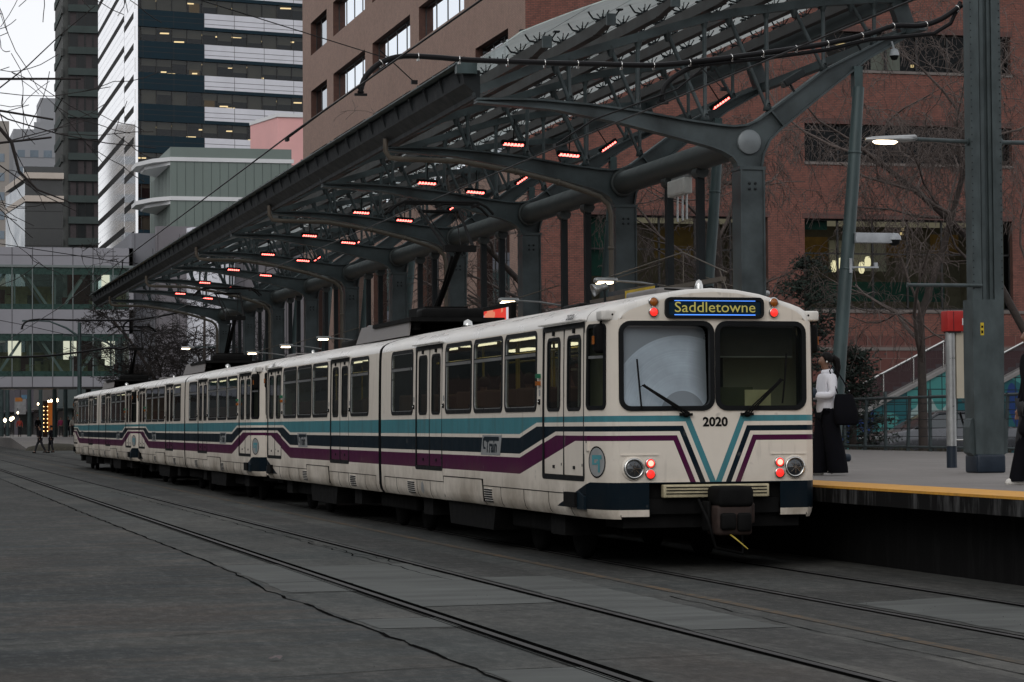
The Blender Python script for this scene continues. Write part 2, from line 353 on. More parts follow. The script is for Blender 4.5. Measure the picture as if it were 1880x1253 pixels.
# worn yellow line
m, b = newmat('worn_yellow_paint'); v, x, y, z = coords(); n = noise(v, 6, 7, .75); nb = noise(v, .8, 3)
setp(b, mixc(ramp(n+nb*.35, .5, .72), (.135, .088, .048), (.062, .059, .052)), .8, spec=.1)
yl = MB()
for k in range(60): yl.quad((7.15, 4+k*3, .001), (7.265, 4+k*3, .001), (7.265, 7+k*3, .001), (7.15, 7+k*3, .001))
struct(yl.build('road_marking', m))
m_speck = sm('grit', (.02, .02, .019), .9)
gt = MB()
for i in range(420):
    yy = random.uniform(11, 34); xx = random.choice([random.gauss(8.3, .25), random.gauss(7.8, .3), random.uniform(1, 9)]); s_ = random.uniform(.002, .006)
    if yy > 24 and xx > 7.3: continue
    gt.add([(xx-s_, yy-s_*2, .002), (xx+s_, yy-s_, .002), (xx+s_*.6, yy+s_*2, .002), (xx, yy, .002+s_)], [(0, 1, 3), (1, 2, 3), (2, 0, 3)])
o = gt.build('grit', m_speck); o['kind'] = 'stuff'; tag(o, 'small dark grit and crumbs scattered along the tram rails', 'grit')
lf = MB(); rnd = random.Random(5)
vs = [(cos(a)*rnd.uniform(.03, .065), sin(a)*rnd.uniform(.02, .045), rnd.uniform(.004, .03)) for a in [k*pi/4 for k in range(8)]]+[(0, 0, .03)]
lf.add(vs, [(i, (i+1) % 8, 8) for i in range(8)])
o = lf.build('leaf', sm('dry_leaf', (.11, .09, .09), .8)); o.location = (2.58, 16.15, .003); tag(o, 'small crumpled dry leaf lying alone on the dark asphalt', 'leaf')
# ============================================================ PLATFORM
PZ = .87; PX = 10.13
m, b = newmat('platform_concrete'); v, x, y, z = coords(); n = noise(v, 3, 7, .7, (1, .3, 1)); n2 = noise(v, .4, 4)
setp(b, mixc(ramp(n, .3, .7), mixc(ramp(n2, .35, .65), (.165, .152, .142), (.215, .198, .185)), (.14, .13, .122)), .7, bump=n, bs=.15); m_plat = m
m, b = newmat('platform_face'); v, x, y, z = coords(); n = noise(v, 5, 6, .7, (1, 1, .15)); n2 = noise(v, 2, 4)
setp(b, mixc(ramp(n, .5, .72)*((z > .66)*.9+.1), (.008, .008, .008), (.10, .10, .10)), .9, spec=.1); m_pface = m  # recess below the slab near black: its shade is in the colour
m, b = newmat('tactile_yellow'); v, x, y, z = coords(); n = noise(v, 7, 6, .7)
c = mixc(ramp(n, .45, .75), (.62, .30, .035), (.40, .20, .04)); setp(b, c, .6, bump=noise(v, 60, 1), bs=.5, bd=.01); m_yel = m
p = MB()
p.box(PX+.82, -20, PZ-.18, 24.1, 118, PZ, 0)
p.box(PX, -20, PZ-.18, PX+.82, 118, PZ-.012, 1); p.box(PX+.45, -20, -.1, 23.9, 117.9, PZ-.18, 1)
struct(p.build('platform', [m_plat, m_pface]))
p = MB()
for k in range(115): p.box(PX-.004, -20+k*1.2, PZ-.022, PX+.82, -20+k*1.2+1.194, PZ+.004, 0)
struct(p.build('platform_edge_strip', m_yel))
p = MB()
for k in range(-3, 14):
    p.quad((PX+.83, 10+k*7.5, PZ+.001), (24.0, 10+k*7.5, PZ+.001), (24.0, 10.012+k*7.5, PZ+.001), (PX+.83, 10.012+k*7.5, PZ+.001))
struct(p.build('platform_joints', m_crack))
# ============================================================ TRAIN
PROF = [(.55, 1.225), (.60, 1.262), (.68, 1.282), (.95, 1.29), (1.4, 1.292), (1.72, 1.29), (2.2, 1.284), (2.55, 1.277), (2.68, 1.268)]
ROOF = [(1.268, 2.68), (1.255, 2.735), (1.215, 2.785), (1.14, 2.83), (1.02, 2.87), (.85, 2.915), (.6, 2.975), (.3, 3.02), (0, 3.035)]
def px_(z):
    for (a, xa), (b_, xb) in zip(PROF[:-1], PROF[1:]):
        if z <= b_: t = max(0, (z-a)/(b_-a)); return xa+(xb-xa)*t
    return PROF[-1][1]
UE = 11.12
PLAN = [(1.29, UE), (1.262, 11.26), (1.225, 11.40), (1.18, 11.53), (1.13, 11.60), (1.07, 11.64)]
def frontY(x): return 11.64+.05*(1-(min(1, abs(x)/1.07))**2)
WIN = [(.86, 2.38), (4.42, 5.93), (6.03, 7.53), (7.63, 9.13)]; DOOR = [(2.53, 4.22), (9.36, 11.07)]
WZ = (1.72, 2.665); DZ = (.955, 2.675)
def make_train_car():
    root = empty('tram_car', (0, 0, 0), pi)
    for sy in (1, -1):
        b = MB()
        for sx in (1, -1):
            fn = lambda u, v: (sx*px_(v), sy*u, v)
            holes = [(a+.03, c-.03, WZ[0]+.03, WZ[1]-.03) for a, c in WIN]+[(a, c, DZ[0], DZ[1]) for a, c in DOOR]
            b.sheet([.10, 3, 5, 7, 9, UE], [z for z, _ in PROF], holes, fn, 0, True)
            # bevelled cab side with its narrow window
            L = [0]
            for (xa, ya), (xb, yb) in zip(PLAN[:-1], PLAN[1:]): L.append(L[-1]+math.hypot(xb-xa, yb-ya))
            def bev(u, v, d=0):
                u = min(max(u, 0), L[-1])
                for i in range(len(L)-1):
                    if u <= L[i+1]+1e-9:
                        t = (u-L[i])/(L[i+1]-L[i]); x = PLAN[i][0]+(PLAN[i+1][0]-PLAN[i][0])*t; y = PLAN[i][1]+(PLAN[i+1][1]-PLAN[i][1])*t
                        x += (px_(v)-1.29)*(1-i/6); return (sx*(x+d*.9), sy*(y+d*.4), v)
            b.sheet(L, [z for z, _ in PROF], [(L[0]+.06, L[0]+.40, 1.75, 2.62)], bev, 0, True)
            g = MB(); g.ring(.03, .43, 1.72, 2.65, .045, .07, bev, -.02, .014, 0)
            g.rpane(.06, .40, 1.76, 2.62, .05, bev, -.012, 1)
            p0, p1 = bev(.07, 2.29, .0), bev(.39, 2.29, .0); g.beam(p0, p1, .012, .03, 2)
            g.build('cab_side_window', [m_rub, m_tglass, m_alu], root)
            # round emblem on the bevel
            g = MB(); N = 24
            def disc(r0, r1, d, mt):
                vs = []
                for k in range(N):
                    t = 2*pi*k/N; vs += [bev(.25+r1*cos(t), 1.16+r1*1.02*sin(t), d), bev(.25+r0*cos(t), 1.16+r0*1.02*sin(t), d)]
                g.add(vs, [(2*k, 2*((k+1) % N), 2*((k+1) % N)+1, 2*k+1) for k in range(N)], mt)
            disc(0, .155, .004, 0); disc(.153, .168, .006, 1)
            for u0, u1, v0, v1 in ((-.09, .10, .03, .075), (-.09, -.05, -.03, .03), (-.05, .01, -.03, -.01), (.03, .065, -.11, .03), (.0, .03, -.02, .01)):
                g.add([bev(.25+(sx*sy)*u*1., 1.16+v, .007) for u, v in ((u0, v0), (u1, v0), (u1, v1), (u0, v1))], [(0, 1, 2, 3)], 2)
            g.build('round_emblem', [m_greydecal, m_blk, m_tealdecal], root)
            g = MB(); q = bev(.06, 1.36, .006); g.cbox(q[0], q[1], q[2], .03, .07, .16, 0); q = bev(.06, 1.38, .02); g.cbox(q[0], q[1], q[2], .012, .02, .03, 1)
            g.build('key_panel', [m_side, m_blk], root)
        # front sheet
        ff = lambda u, v: (u, sy*frontY(u), v)
        xs = [-1.07, -.9, -.75, -.5, -.25, 0, .25, .5, .75, .9, 1.07]
        b.sheet(xs, [.575, .65, .93], [(-.745, .745, .575, .93)], ff, 1, True)
        b.sheet(xs, [.93, 1.2, 1.5, 1.70, 2.2, 2.66, 2.70], [(-1.02, -.05, 1.745, 2.62), (.05, 1.02, 1.745, 2.62)], ff, 1, True)
        # cab cap: roof profile squeezed along the tapering plan, rounding down at the brow
        def rz(x):
            x = abs(x)
            for (xa, za), (xb, zb) in zip(ROOF[:-1], ROOF[1:]):
                if x >= xb: return za+(zb-za)*((xa-x)/(xa-xb))
            return ROOF[-1][1]
        full = [(x, z) for x, z in ROOF]; full = full+[(-x, z) for x, z in ROOF[::-1][1:]]
        rows = []
        for i, (pxx, pyy) in enumerate(PLAN+[(1.07, 11.645)]):
            xm = pxx-.022*(1-min(i, 5)/6)-.004; drop = (0, 0, 0, .002, .008, .022, .05)[i]; bul = (0, .01, .02, .035, .042, .048, .052)[i]
            rows.append([(x/1.268*xm, sy*(pyy+bul*(1-(x/1.268)**2)), max(2.68, z-drop)) for x, z in full])
        V = [p for r_ in rows for p in r_]; n = len(full)
        b.add(V, [(j*n+i, j*n+i+1, (j+1)*n+i+1, (j+1)*n+i) for j in range(6) for i in range(n-1)], 2, True)
        top = rows[-1]; mid = [(x, sy*(frontY(x)+.004), 2.69+(z-2.69)*.5) for x, y, z in top]; low = [(x, sy*frontY(x), 2.69) for x, y, z in top]
        b.add(top+mid+low, [(j*n+i, j*n+i+1, (j+1)*n+i+1, (j+1)*n+i) for j in range(2) for i in range(n-1)], 1, True)
        # main roof
        ys = [.10, 2, 4, 6, 8, UE]; n = len(full)
        V = [(x, sy*y, z) for y in ys for x, z in full]
        b.add(V, [(j*n+i, j*n+i+1, (j+1)*n+i+1, (j+1)*n+i) for j in range(5) for i in range(n-1)], 2, True)
        # end closing at articulation, floor, inner ceiling
        b.add([(x, sy*.10, z) for x, z in [(-s[1], s[0]) for s in PROF]]+[(x, sy*.10, z) for x, z in full[::-1]]+[(s[1], sy*.10, s[0]) for s in PROF[::-1]],
              [tuple(range(2*len(PROF)+n))], 3)
        body = b.build('body', [m_side, m_front, m_roof, m_rub], root)
        i_ = MB()
        i_.box(-1.24, min(sy*.2, sy*11.3), .90, 1.24, max(sy*.2, sy*11.3), .93, 0); i_.box(-1.2, min(sy*.2, sy*11.0), 2.70, 1.2, max(sy*.2, sy*11.0), 2.72, 0)
        i_.box(-1.22, sy*10.95-.01, .93, -.35, sy*10.95+.01, 2.70, 0); i_.box(.35, sy*10.95-.01, .93, 1.22, sy*10.95+.01, 2.70, 0); i_.box(-.35, sy*10.95-.02, .93, .35, sy*10.95+.02, 2.70, 2)
        for u in (.6, 2.9, 5.2, 7.4):
            for xx in (-.62, .62): i_.box(xx-.09, min(sy*u, sy*(u+1.4)), 2.672, xx+.09, max(sy*u, sy*(u+1.4)), 2.70, 1)
        i_.build('interior', [m_int, m_intl, m_blk], root)
        s2 = MB()
        for u in (1.0, 1.9, 4.7, 5.5, 6.3, 7.1, 7.9, 8.7):
            for sx in (-1, 1):
                y0 = sy*u; s2.bevbox(sx*1.15-.0 if sx < 0 else .25, y0-.22, 1.3, sx*.25 if sx < 0 else 1.15, y0+.22, 1.42, .04, 0)
                s2.bevbox(-1.15 if sx < 0 else .25, y0-.27, 1.40, -.25 if sx < 0 else 1.15, y0-.19, 2.02, .04, 0)
        s2.build('seats', m_seat, root)
        s2 = MB()
        for u in (2.4, 4.4, 6.0, 7.6, 9.2):
            for sx in (-.25, .25): s2.tube([(sx, sy*u, .93), (sx, sy*u, 2.7)], .018, 6)
        for sx in (-.5, .5): s2.tube([(sx, sy*.5, 2.5), (sx, sy*9.3, 2.5)], .015, 6)
        s2.build('grab_poles', m_ypole, root)
        # windows and doors
        for sx in (1, -1):
            fn = lambda u, v, d: (sx*(px_(v)+d), sy*u, v)
            for a, c in WIN:
                g = MB(); g.ring(a, c, WZ[0], WZ[1], .05, .11, fn, -.03, .009, 0); g.ring(a+.045, c-.045, WZ[0]+.045, WZ[1]-.045, .014, .08, fn, -.03, .005, 2)
                g.rpane(a+.05, c-.05, WZ[0]+.05, WZ[1]-.05, .07, fn, -.002, 1)
                g.beam(fn(a+.05, 2.385, .0), fn(c-.05, 2.385, .0), .02, .04, 2); g.beam(fn(a+.05, 2.41, .0), fn(c-.05, 2.41, .0), .024, .014, 0)
                g.build('side_window', [m_rub, m_tglass, m_alu], root)
            for di, (a, c) in enumerate(DOOR):
                g = MB()
                g.ring(a-.01, c+.01, DZ[0]-.01, DZ[1]+.01, .055, .05, fn, -.06, .004, 0); g.beam(fn((a+c)/2, DZ[0], -.02), fn((a+c)/2, DZ[1], -.02), .03, .03, 0)
                g.beam(fn(a-.04, DZ[1]+.03, .03), fn(c+.04, DZ[1]+.03, .03), .05, .014, 3)
                for l0, l1 in ((a+.045, (a+c)/2-.02), ((a+c)/2+.02, c-.045)):
                    fl = lambda u, v: fn(u, v, -.014)
                    w0, w1 = l0+.115, l1-.115
                    g.sheet([l0, l1], [DZ[0]+.05, 1.4, 1.65, 2.2, DZ[1]-.005], [(w0+.02, w1-.02, 1.74, 2.53)], fl, 4)
                    g.ring(w0, w1, 1.715, 2.555, .036, .09, fn, -.045, -.008, 0); g.rpane(w0+.03, w1-.03, 1.75, 2.53, .06, fn, -.016, 1)
                    g.tube([fn((w0+w1)/2, 1.76, -.07), fn((w0+w1)/2, 2.5, -.07)], .012, 6, 2)
                    g.cbox(*fn((w0+w1)/2, 2.60, -.01), .04, .05, .05, 0); g.cbox(*fn((w0+w1)/2, 1.09, -.02), .03, .07, .035, 0)
                    g.cbox(*fn(w1+.03, 1.12, -.02), .015, .03, .03, 0)
                g.build('passenger_door', [m_rub, m_tglass, m_alu, m_roof, m_side], root)
            # louvre vents, seams, hatch
            for a, c in ((2.0, 2.42), (6.58, 6.95)):
                g = MB()
                for k in range(6):
                    z0 = .60+k*.029; g.beam(fn(a, z0+.008, -.004+.01), fn(c, z0+.008, -.004+.01), .012, .016, 0); g.beam(fn(a, z0+.02, .006), fn(c, z0+.02, .006), .016, .006, 1)
                g.build('louvre_vent', [m_blk, m_roof], root)
            g = MB()
            def seam(u0, v0, u1, v1, w=.009): g.beam(fn(u0, v0, .001), fn(u1, v1, .001), .006, w, 0) if v0 == v1 else [g.beam(fn(u0, za, .001), fn(u1, zb, .001), w, .006, 0, (sx, 0, 0)) for za, zb in zip([.56, .60, .68, .8, .95], [.60, .68, .8, .95, 1.6]) if za >= v0-.05 and zb <= v1+.1]
            seam(.34, .80, 4.32, .80); seam(6.52, .80, 11.1, .80)
            for u in (.34, 1.2, 2.6, 3.45, 4.32, 6.52, 7.4, 8.5, 9.6, 10.5): seam(u, .56, u, .8)
            g.build('skirt_seams', m_blk, root)
            g = MB(); fh = lambda u, v: fn(u, v, .012)
            g.sheet([4.34, 6.50], [.56, .60, .68, .875], [], fh, 1, True); g.beam(fn(4.34, .88, .006), fn(6.5, .88, .006), .022, .010, 0)
            for u in (4.34, 6.5): g.beam(fn(u, .6, .008), fn(u, .88, .008), .014, .02, 0, (sx, 0, 0))
            g.build('skirt_hatch', [m_blk, m_side], root)
            g = MB()
            g.prism([(sx*.7, sy*4.25, .24), (sx*.7, sy*6.6, .24), (sx*.7, sy*6.75, .6), (sx*.7, sy*4.1, .6)], (sx*.48, 0, 0), 0)
            g.build('equipment_box', [m_blk, m_blk], root)
            for u0 in (2.6, 9.4): g = MB(); g.box(min(sx*.5, sx*1.02), sy*u0-.3, .3, max(sx*.5, sx*1.12), sy*u0+.3, .62, 0); g.build('equipment_box', m_blk, root)
            # small door buttons and marker lights
            g = MB()
            g.cbox(*fn(9.25, 2.13, .02), .05, .09, .05, 0); g.cbox(*fn(9.25, 2.045, .02), .05, .09, .05, 1)
            for u in (9.25, 4.32, 2.45): g.lathe([(0, .02), (.03, .02), (.035, 0)], fn(u, 1.83, .0), (sx, 0, 0), 10, 2); g.lathe([(0, .026), (.012, .026), (.014, .02)], fn(u, 1.83, .0), (sx, 0, 0), 8, 3)
            for u in (9.25, 4.32, 2.45): g.box(*[min(q) for q in zip(fn(u-.03, 1.9, .002), fn(u+.03, 1.97, .004))], *[max(q) for q in zip(fn(u-.03, 1.9, .002), fn(u+.03, 1.97, .004))], 4)
            g.build('door_controls', [m_grnind, m_amb, m_blk, m_chr, m_greydecal], root)
            # livery name patch
            g = MB()
            P_ = lambda u, v, d=.004: fn(u, v, d)
            g.add([P_(6.42, 1.19), P_(7.40, 1.19), P_(7.50, 1.44), P_(6.52, 1.44)] if sx*sy > 0 else [P_(6.52, 1.44), P_(7.50, 1.44), P_(7.40, 1.19), P_(6.42, 1.19)], [(0, 1, 2, 3)], 0)
            dr = -1 if (sx*sy) > 0 else 1    # reading direction along u
            dr = -dr if False else dr
            # near side faces viewer: reading left to right = decreasing distance = increasing u on the front half
            rd = sx*sy
            u_c = 6.96
            put = lambda a, c: P_(u_c+rd*a+.0*(c), 1.315+c, .007)
            tb_ = text_mesh('Train', .235, lambda a, c: put(a+.02+c*.18, c*.95-.02), 0, 0, .006, 1.12); g.add(tb_.v, tb_.f, 1)
            g.add([put(-.36, .055), put(.40, .055), put(.40, .105), put(-.33, .105), put(-.40, .08), put(-.42, .0), put(-.39, -.05), put(-.28, -.05), put(-.28, -.03), put(-.35, -.02), put(-.37, .01)], [tuple(range(11))], 1)
            g.build('name_patch', [m_greydecal, m_navydecal], root)
            # roof number by the cab door
            g = text_mesh('2020', .15, lambda a, c: (sx*(1.262-(c+.03)*.25), sy*(10.45+rd*a), 2.755+c*.55), 0, 0, .004)
            g2 = MB(); g2.add([(sx*(q[0]*sx+.006), q[1], q[2]+.002) for q in g.v], g.f, 0); g2.build('fleet_number', m_blk, root)
            # mirror and bracket
            g = MB(); mxx, myy = sx*1.17, sy*11.50
            g.bevbox(min(sx*1.08, sx*1.245), myy-.10, 2.68, max(sx*1.08, sx*1.245), myy+.10, 2.79, .02, 0)
            g.lathe([(0, .003), (.012, .003)], (sx*1.12, myy+sy*.10, 2.74), (0, sy, 0), 8, 1)
            br = g.build('mirror_bracket', [m_roof, m_blk], root)
            g = MB(); g.tube([(sx*1.20, myy-sy*.04, 2.69), (sx*1.22, myy-sy*.05, 2.6)], .012, 6, 0)
            g.bevbox(min(sx*1.12, sx*1.28), min(myy, myy-sy*.12), 2.33, max(sx*1.12, sx*1.28), max(myy, myy-sy*.12), 2.64, .04, 0); g.cbox(sx*1.285, myy-sy*.07, 2.47, .02, .05, .09, 1)
            g.build('wing_mirror', [m_blk, m_amb], root)
            # corner step box on the bumper side
            g = MB(); g.box(min(sx*1.22, sx*1.34), sy*10.62-.22, .66, max(sx*1.22, sx*1.34), sy*10.62+.22, .82, 0)
            g.prism([(sx*1.20, sy*10.84, .64), (sx*1.20, sy*11.1, .64), (sx*1.20, sy*11.1, .78), (sx*1.20, sy*10.84, .84)], (sx*.11, 0, 0), 1)
            g.build('step_box', [m_blk, m_navydecal], root)
        # front fittings
        ff3 = lambda u, v, d: (u, sy*(frontY(u)+d), v)
        for sx in (1, -1):
            g = MB(); u0, u1 = (.004, 1.068) if sx > 0 else (-1.068, -.004)
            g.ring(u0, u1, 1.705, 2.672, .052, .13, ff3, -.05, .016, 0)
            tl = .06 if sx > 0 else 0.004   # left pane's tilt is added to mirror open sky
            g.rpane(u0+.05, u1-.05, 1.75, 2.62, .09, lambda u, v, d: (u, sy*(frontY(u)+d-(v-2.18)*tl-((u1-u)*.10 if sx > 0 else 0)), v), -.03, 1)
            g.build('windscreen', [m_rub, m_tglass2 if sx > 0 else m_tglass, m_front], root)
            # wiper
            g = MB(); bx = sx*(.335 if sx > 0 else .36); tip = (.86, 1.96) if sx > 0 else (.80, 2.02)
            g.lathe([(.03, 0), (.03, .05), (0, .055)], (bx, sy*(frontY(bx)), 1.665), (0, sy, 0), 8); g.cbox(bx, sy*(frontY(bx)+.02), 1.665, .14, .04, .03)
            for off in (0, .035, -.03):
                g.tube([(bx+off, sy*(frontY(bx)+.05), 1.68), (sx*tip[0]*.95+off*.4, sy*(frontY(.8)+.055), tip[1]+.02)], .008, 6)
            hx = sx*(tip[0]); g.tube([(hx+sx*.02, sy*(frontY(hx)+.04), tip[1]+.30), (hx-sx*.005, sy*(frontY(hx)+.045), tip[1]), (hx-sx*.03, sy*(frontY(hx)+.035), tip[1]-.24)], .010, 6)
            g.tube([(hx-sx*.01, sy*(frontY(hx)+.05), tip[1]+.0), (hx-sx*.06, sy*(frontY(hx)+.05), tip[1]+.03), (hx-sx*.1, sy*(frontY(hx)+.05), tip[1]-.02)], .005, 5)
            g.build('wiper', m_blk, root)
            # headlight in its recess plate
            g = MB(); c0 = (sx*.915, sy*(frontY(.915)-.005), 1.09); ax = (0, sy, 0)
            g.lathe([(.135, 0), (.13, .015), (.11, .018)], c0, ax, 28, 0)
            g.lathe([(.112, .0), (.115, .035), (.10, .045), (.088, .035), (.085, .02)], c0, ax, 28, 1); g.lathe([(.088, .025), (.06, .04), (.02, .046), (0, .047)], c0, ax, 24, 2)
            for k in range(4): t = k*pi/4; g.beam((c0[0]-cos(t)*.07, c0[1]+sy*.05, c0[2]-sin(t)*.07), (c0[0]+cos(t)*.07, c0[1]+sy*.05, c0[2]+sin(t)*.07), .004, .004, 1)
            g.build('headlight', [m_front, m_chr, m_lens], root)
            for z, mt in ((1.145, m_redhot), (1.03, m_red)):
                g = MB(); c0 = (sx*.735, sy*(frontY(.735)-.002), z)
                g.lathe([(.058, 0), (.058, .03), (.048, .034)], c0, ax, 20, 0); g.lathe([(.048, .028), (.032, .04)], c0, ax, 18, 2); g.lathe([(.032, .04), (0, .046)], c0, ax, 18, 1); g.build('tail_light', [m_chr, mt, m_red], root)
            for z, mt in ((2.875, m_amb), (2.765, m_red)):
                g = MB(); c0 = (sx*.685, sy*(frontY(.685)-.002), z)
                g.lathe([(.056, 0), (.056, .03), (.046, .036)], c0, ax, 20, 0); g.lathe([(.046, .03), (.03, .045), (0, .05)], c0, ax, 18, 1); g.build('marker_light', [m_chr, mt], root)
            g = MB(); g.beam((sx*.64, sy*(frontY(.64)+.006), 1.235), (sx*1.05, sy*(frontY(1.05)+.006), 1.235), .012, .012); g.build('lamp_ledge', m_front, root)
        g = MB(); g.ring(-.56, .56, 2.695, 2.925, .035, .06, ff3, -.01, .05, 0); g.rpane(-.54, .54, 2.71, 2.91, .05, ff3, .032, 1)
        for v in (2.735, 2.888): g.beam((-.46, sy*(frontY(.3)+.036), v), (.46, sy*(frontY(.3)+.036), v), .006, .010, 2)
        if sy > 0:
            t = text_mesh('Saddletowne', .160, lambda a, c: (-a*1.0-.0, frontY(a)+.046, 2.812+c), 0, 0, 0, 1.12); g.add(t.v, t.f, 3)
        g.build('destination_sign', [m_rub, m_signbg, m_signblue, m_signtxt], root)
        if sy > 0:
            t = text_mesh('2020', .135, lambda a, c: (-a, frontY(a)+.004, 1.58+c), 0, 0, .005, 1.05); g = MB(); g.add(t.v, t.f, 0)
            g.build('front_number', m_blk, root)
        g = MB(); g.box(-1.0, min(sy*11.40, sy*11.41), 2.30, -.05, max(sy*11.40, sy*11.41), 2.68, 0); g.box(-1.0, min(sy*11.39, sy*11.42), 2.285, -.05, max(sy*11.39, sy*11.42), 2.30, 1)
        g.build('cab_sunblind', [m_blindg, m_greydecal], root)
        g = MB(); g.bevbox(-1.0, min(sy*11.1, sy*11.5), 1.2, 1.0, max(sy*11.1, sy*11.5), 1.76, .04, 0); g.box(-.70, min(sy*11.52, sy*11.53), 1.74, -.40, max(sy*11.52, sy*11.53), 1.93, 2); g.box(-.5, min(sy*11.50, sy*11.51), 1.72, -.1, max(sy*11.5, sy*11.51), 1.96, 1)
        g.build('driver_desk', [m_int, m_olive, m_card], root)
        # bumper underside, grille, coupler
        g = MB()
        g.bevbox(-.60, min(sy*11.62, sy*11.72), .775, .60, max(sy*11.62, sy*11.72), .915, .012, 0)
        for z in (.812, .847, .88): g.box(-.57, min(sy*11.6, sy*11.728), z, .57, max(sy*11.6, sy*11.728), z+.011, 1)
        g.build('grille', [m_roofcream, m_blk], root)
        g = MB(); g.box(-1.0, min(sy*10.9, sy*11.55), .45, 1.0, max(sy*10.9, sy*11.55), .92, 0)
        g.box(-.74, min(sy*11.45, sy*11.63), .60, .74, max(sy*11.45, sy*11.63), .76, 0)
        for sx in (1, -1): g.prism([(sx*.745, sy*frontY(.745), .575), (sx*1.06, sy*frontY(1.06), .575), (sx*1.2, sy*11.3, .575), (sx*.745, sy*11.3, .575)], (0, 0, .02), 0)
        g.build('end_underframe', m_blk, root)
        g = MB(); y0, y1 = sy*11.75, sy*12.17
        cb_ = lambda x0, ya, z0, x1, yb, z1, be, mt: g.bevbox(x0, min(ya, yb), z0, x1, max(ya, yb), z1, be, mt)
        cb_(-.27, y0, .68, .13, y1-sy*.02, .90, .05, 0); cb_(-.26, y0, .38, .14, sy*12.12, .70, .04, 1); cb_(-.24, sy*12.10, .42, -.08, sy*12.16, .62, .03, 0); cb_(-.06, sy*12.10, .44, .11, sy*12.18, .62, .03, 0)
        cb_(.14, y0, .42, .19, sy*11.95, .74, .02, 0); cb_(-.33, y0, .50, -.26, sy*12.0, .72, .02, 1); cb_(-.12, sy*11.2, .5, .12, y0, .72, .03, 0)
        g.tube([(.0, sy*12.08, .40), (-.04, sy*12.14, .36), (-.17, sy*12.2, .24)], [.009, .009, .005], 6, 2)
        g.tube([(.2, sy*11.7, .75), (.22, sy*12.05, .55), (.12, sy*12.0, .25), (-.2, sy*11.95, .18), (-.28, sy*11.7, .45)], .018, 6, 0)
        g.build('coupler', [m_blk, m_rust, m_ypole], root)
        # bogies
        g = MB()
        for k in range(1):
            yb = sy*8.2
            for sx in (1, -1):
                for dy in (-.95, .95): g.lathe([(0, -.07), (.33, -.07), (.36, -.05), (.36, .0), (.34, .05), (.12, .06), (0, .08)], (sx*.73, yb+dy, .36), (sx, 0, 0), 20, 1)
                g.bevbox(sx*.95-.06, yb-1.3, .3, sx*.95+.06, yb+1.3, .5, .03, 0)
            g.box(-.9, yb-.3, .3, .9, yb+.3, .55, 0)
        g.build('bogie', [m_blk, m_blk], root)
    g = MB()
    for sx in (1, -1):
        for dy in (-.95, .95): g.lathe([(0, -.07), (.33, -.07), (.36, -.05), (.36, .0), (.34, .05), (.12, .06), (0, .08)], (sx*.73, dy, .36), (sx, 0, 0), 20, 1)
        g.bevbox(sx*.95-.06, -1.3, .3, sx*.95+.06, 1.3, .5, .03, 0)
    g.box(-.9, -.3, .3, .9, .3, .5, 0)
    g.build('bogie', [m_blk, m_blk], root)
    g = MB(); n = 10
    for k in range(n):
        y0, y1 = -.10+.20*k/n, -.10+.20*(k+1)/n; rr = .97 if k % 2 else .93
        pr = [(-s[1]*rr, .3*(1-rr)+s[0]) for s in PROF]+[(-x*rr, z*rr+.04) for x, z in ROOF]+[(x*rr, z*rr+.04) for x, z in ROOF[::-1]]+[(s[1]*rr, .3*(1-rr)+s[0]) for s in PROF[::-1]]
        g.prism([(x, y0, z) for x, z in pr], (0, y1-y0, 0), 0, False)
    g.build('gangway_bellows', m_rub, root)
    # roof equipment
    g = MB()
    for sx in (1, -1): g.prism([(sx*.78, -.3, 2.96), (sx*.78, -4.5, 2.96), (sx*.70, -4.4, 3.24), (sx*.70, -.5, 3.24)], (-sx*.03, 0, 0), 0)
    g.box(-.7, -3.9, 3.0, .7, -1.3, 3.16, 1)
    g.build('roof_shroud', [m_shroud, m_blk], root)
    for x0, y0, x1, y1, z1, mt in ((-.25, 9.3, .25, 10.5, 3.10, m_shroud), (-.3, 6.4, .2, 7.2, 3.09, m_blk), (-.3, -8.4, .3, -7.0, 3.15, m_blk)):
        g = MB(); g.bevbox(x0, y0, 3.0, x1, y1, z1, .03, 0); g.build('roof_box', mt, root)
    g = MB(); g.lathe([(.05, 0), (.045, .08), (.03, .13), (0, .15)], (0, 11.2, 3.0), (0, 0, 1), 12, 0); g.build('roof_antenna', m_chr, root)
    g = MB(); g.tube([(-.3, 11.0, 3.03), (-.2, 11.05, 3.08), (0.1, 11.05, 3.04), (.3, 10.9, 3.06)], .012, 5, 0); g.build('roof_cable', m_blk, root)
    for sx in (1, -1):
        for y in (-.9, 3.0): g = MB(); g.lathe([(.07, 0), (.06, .06), (0, .09)], (sx*.62, y, 2.98), (0, 0, 1), 10, 0); g.build('roof_dome', m_chr, root)
    # pantograph, behind the joint
    pt = MB()
    pt.box(-.75, -3.2, 3.18, .75, -.2, 3.24, 0)
    for x in (-.6, .6):
        for y in (-2.9, -.5): pt.lathe([(.06, 0), (.08, .03), (.05, .06), (.08, .09), (.05, .12), (.06, .16)], (x, y, 3.05), (0, 0, 1), 10, 0)
    pt.box(-.35, -2.2, 3.24, .35, -1.0, 3.45, 0); pt.bevbox(-.5, -1.0, 3.22, .5, -.5, 3.40, .05, 0)
    po = pt.build('pantograph', m_blk, root)
    pt = MB()
    kx, ky, kz = 0, -.05, 4.3
    pt.tube([(0, -1.9, 3.35), (kx, ky, kz)], [.06, .045], 8); pt.tube([(.12, -1.2, 3.4), (.1, ky-.1, kz-.12)], .022, 6)
    pt.cbox(0, ky, kz, .5, .12, .10)
    for sx in (-1, 1): pt.tube([(sx*.22, ky, kz), (sx*.32, -1.45, 5.02)], [.03, .022], 6); pt.tube([(sx*.05, ky-.05, kz-.1), (sx*.25, -1.38, 4.98)], .010, 5)
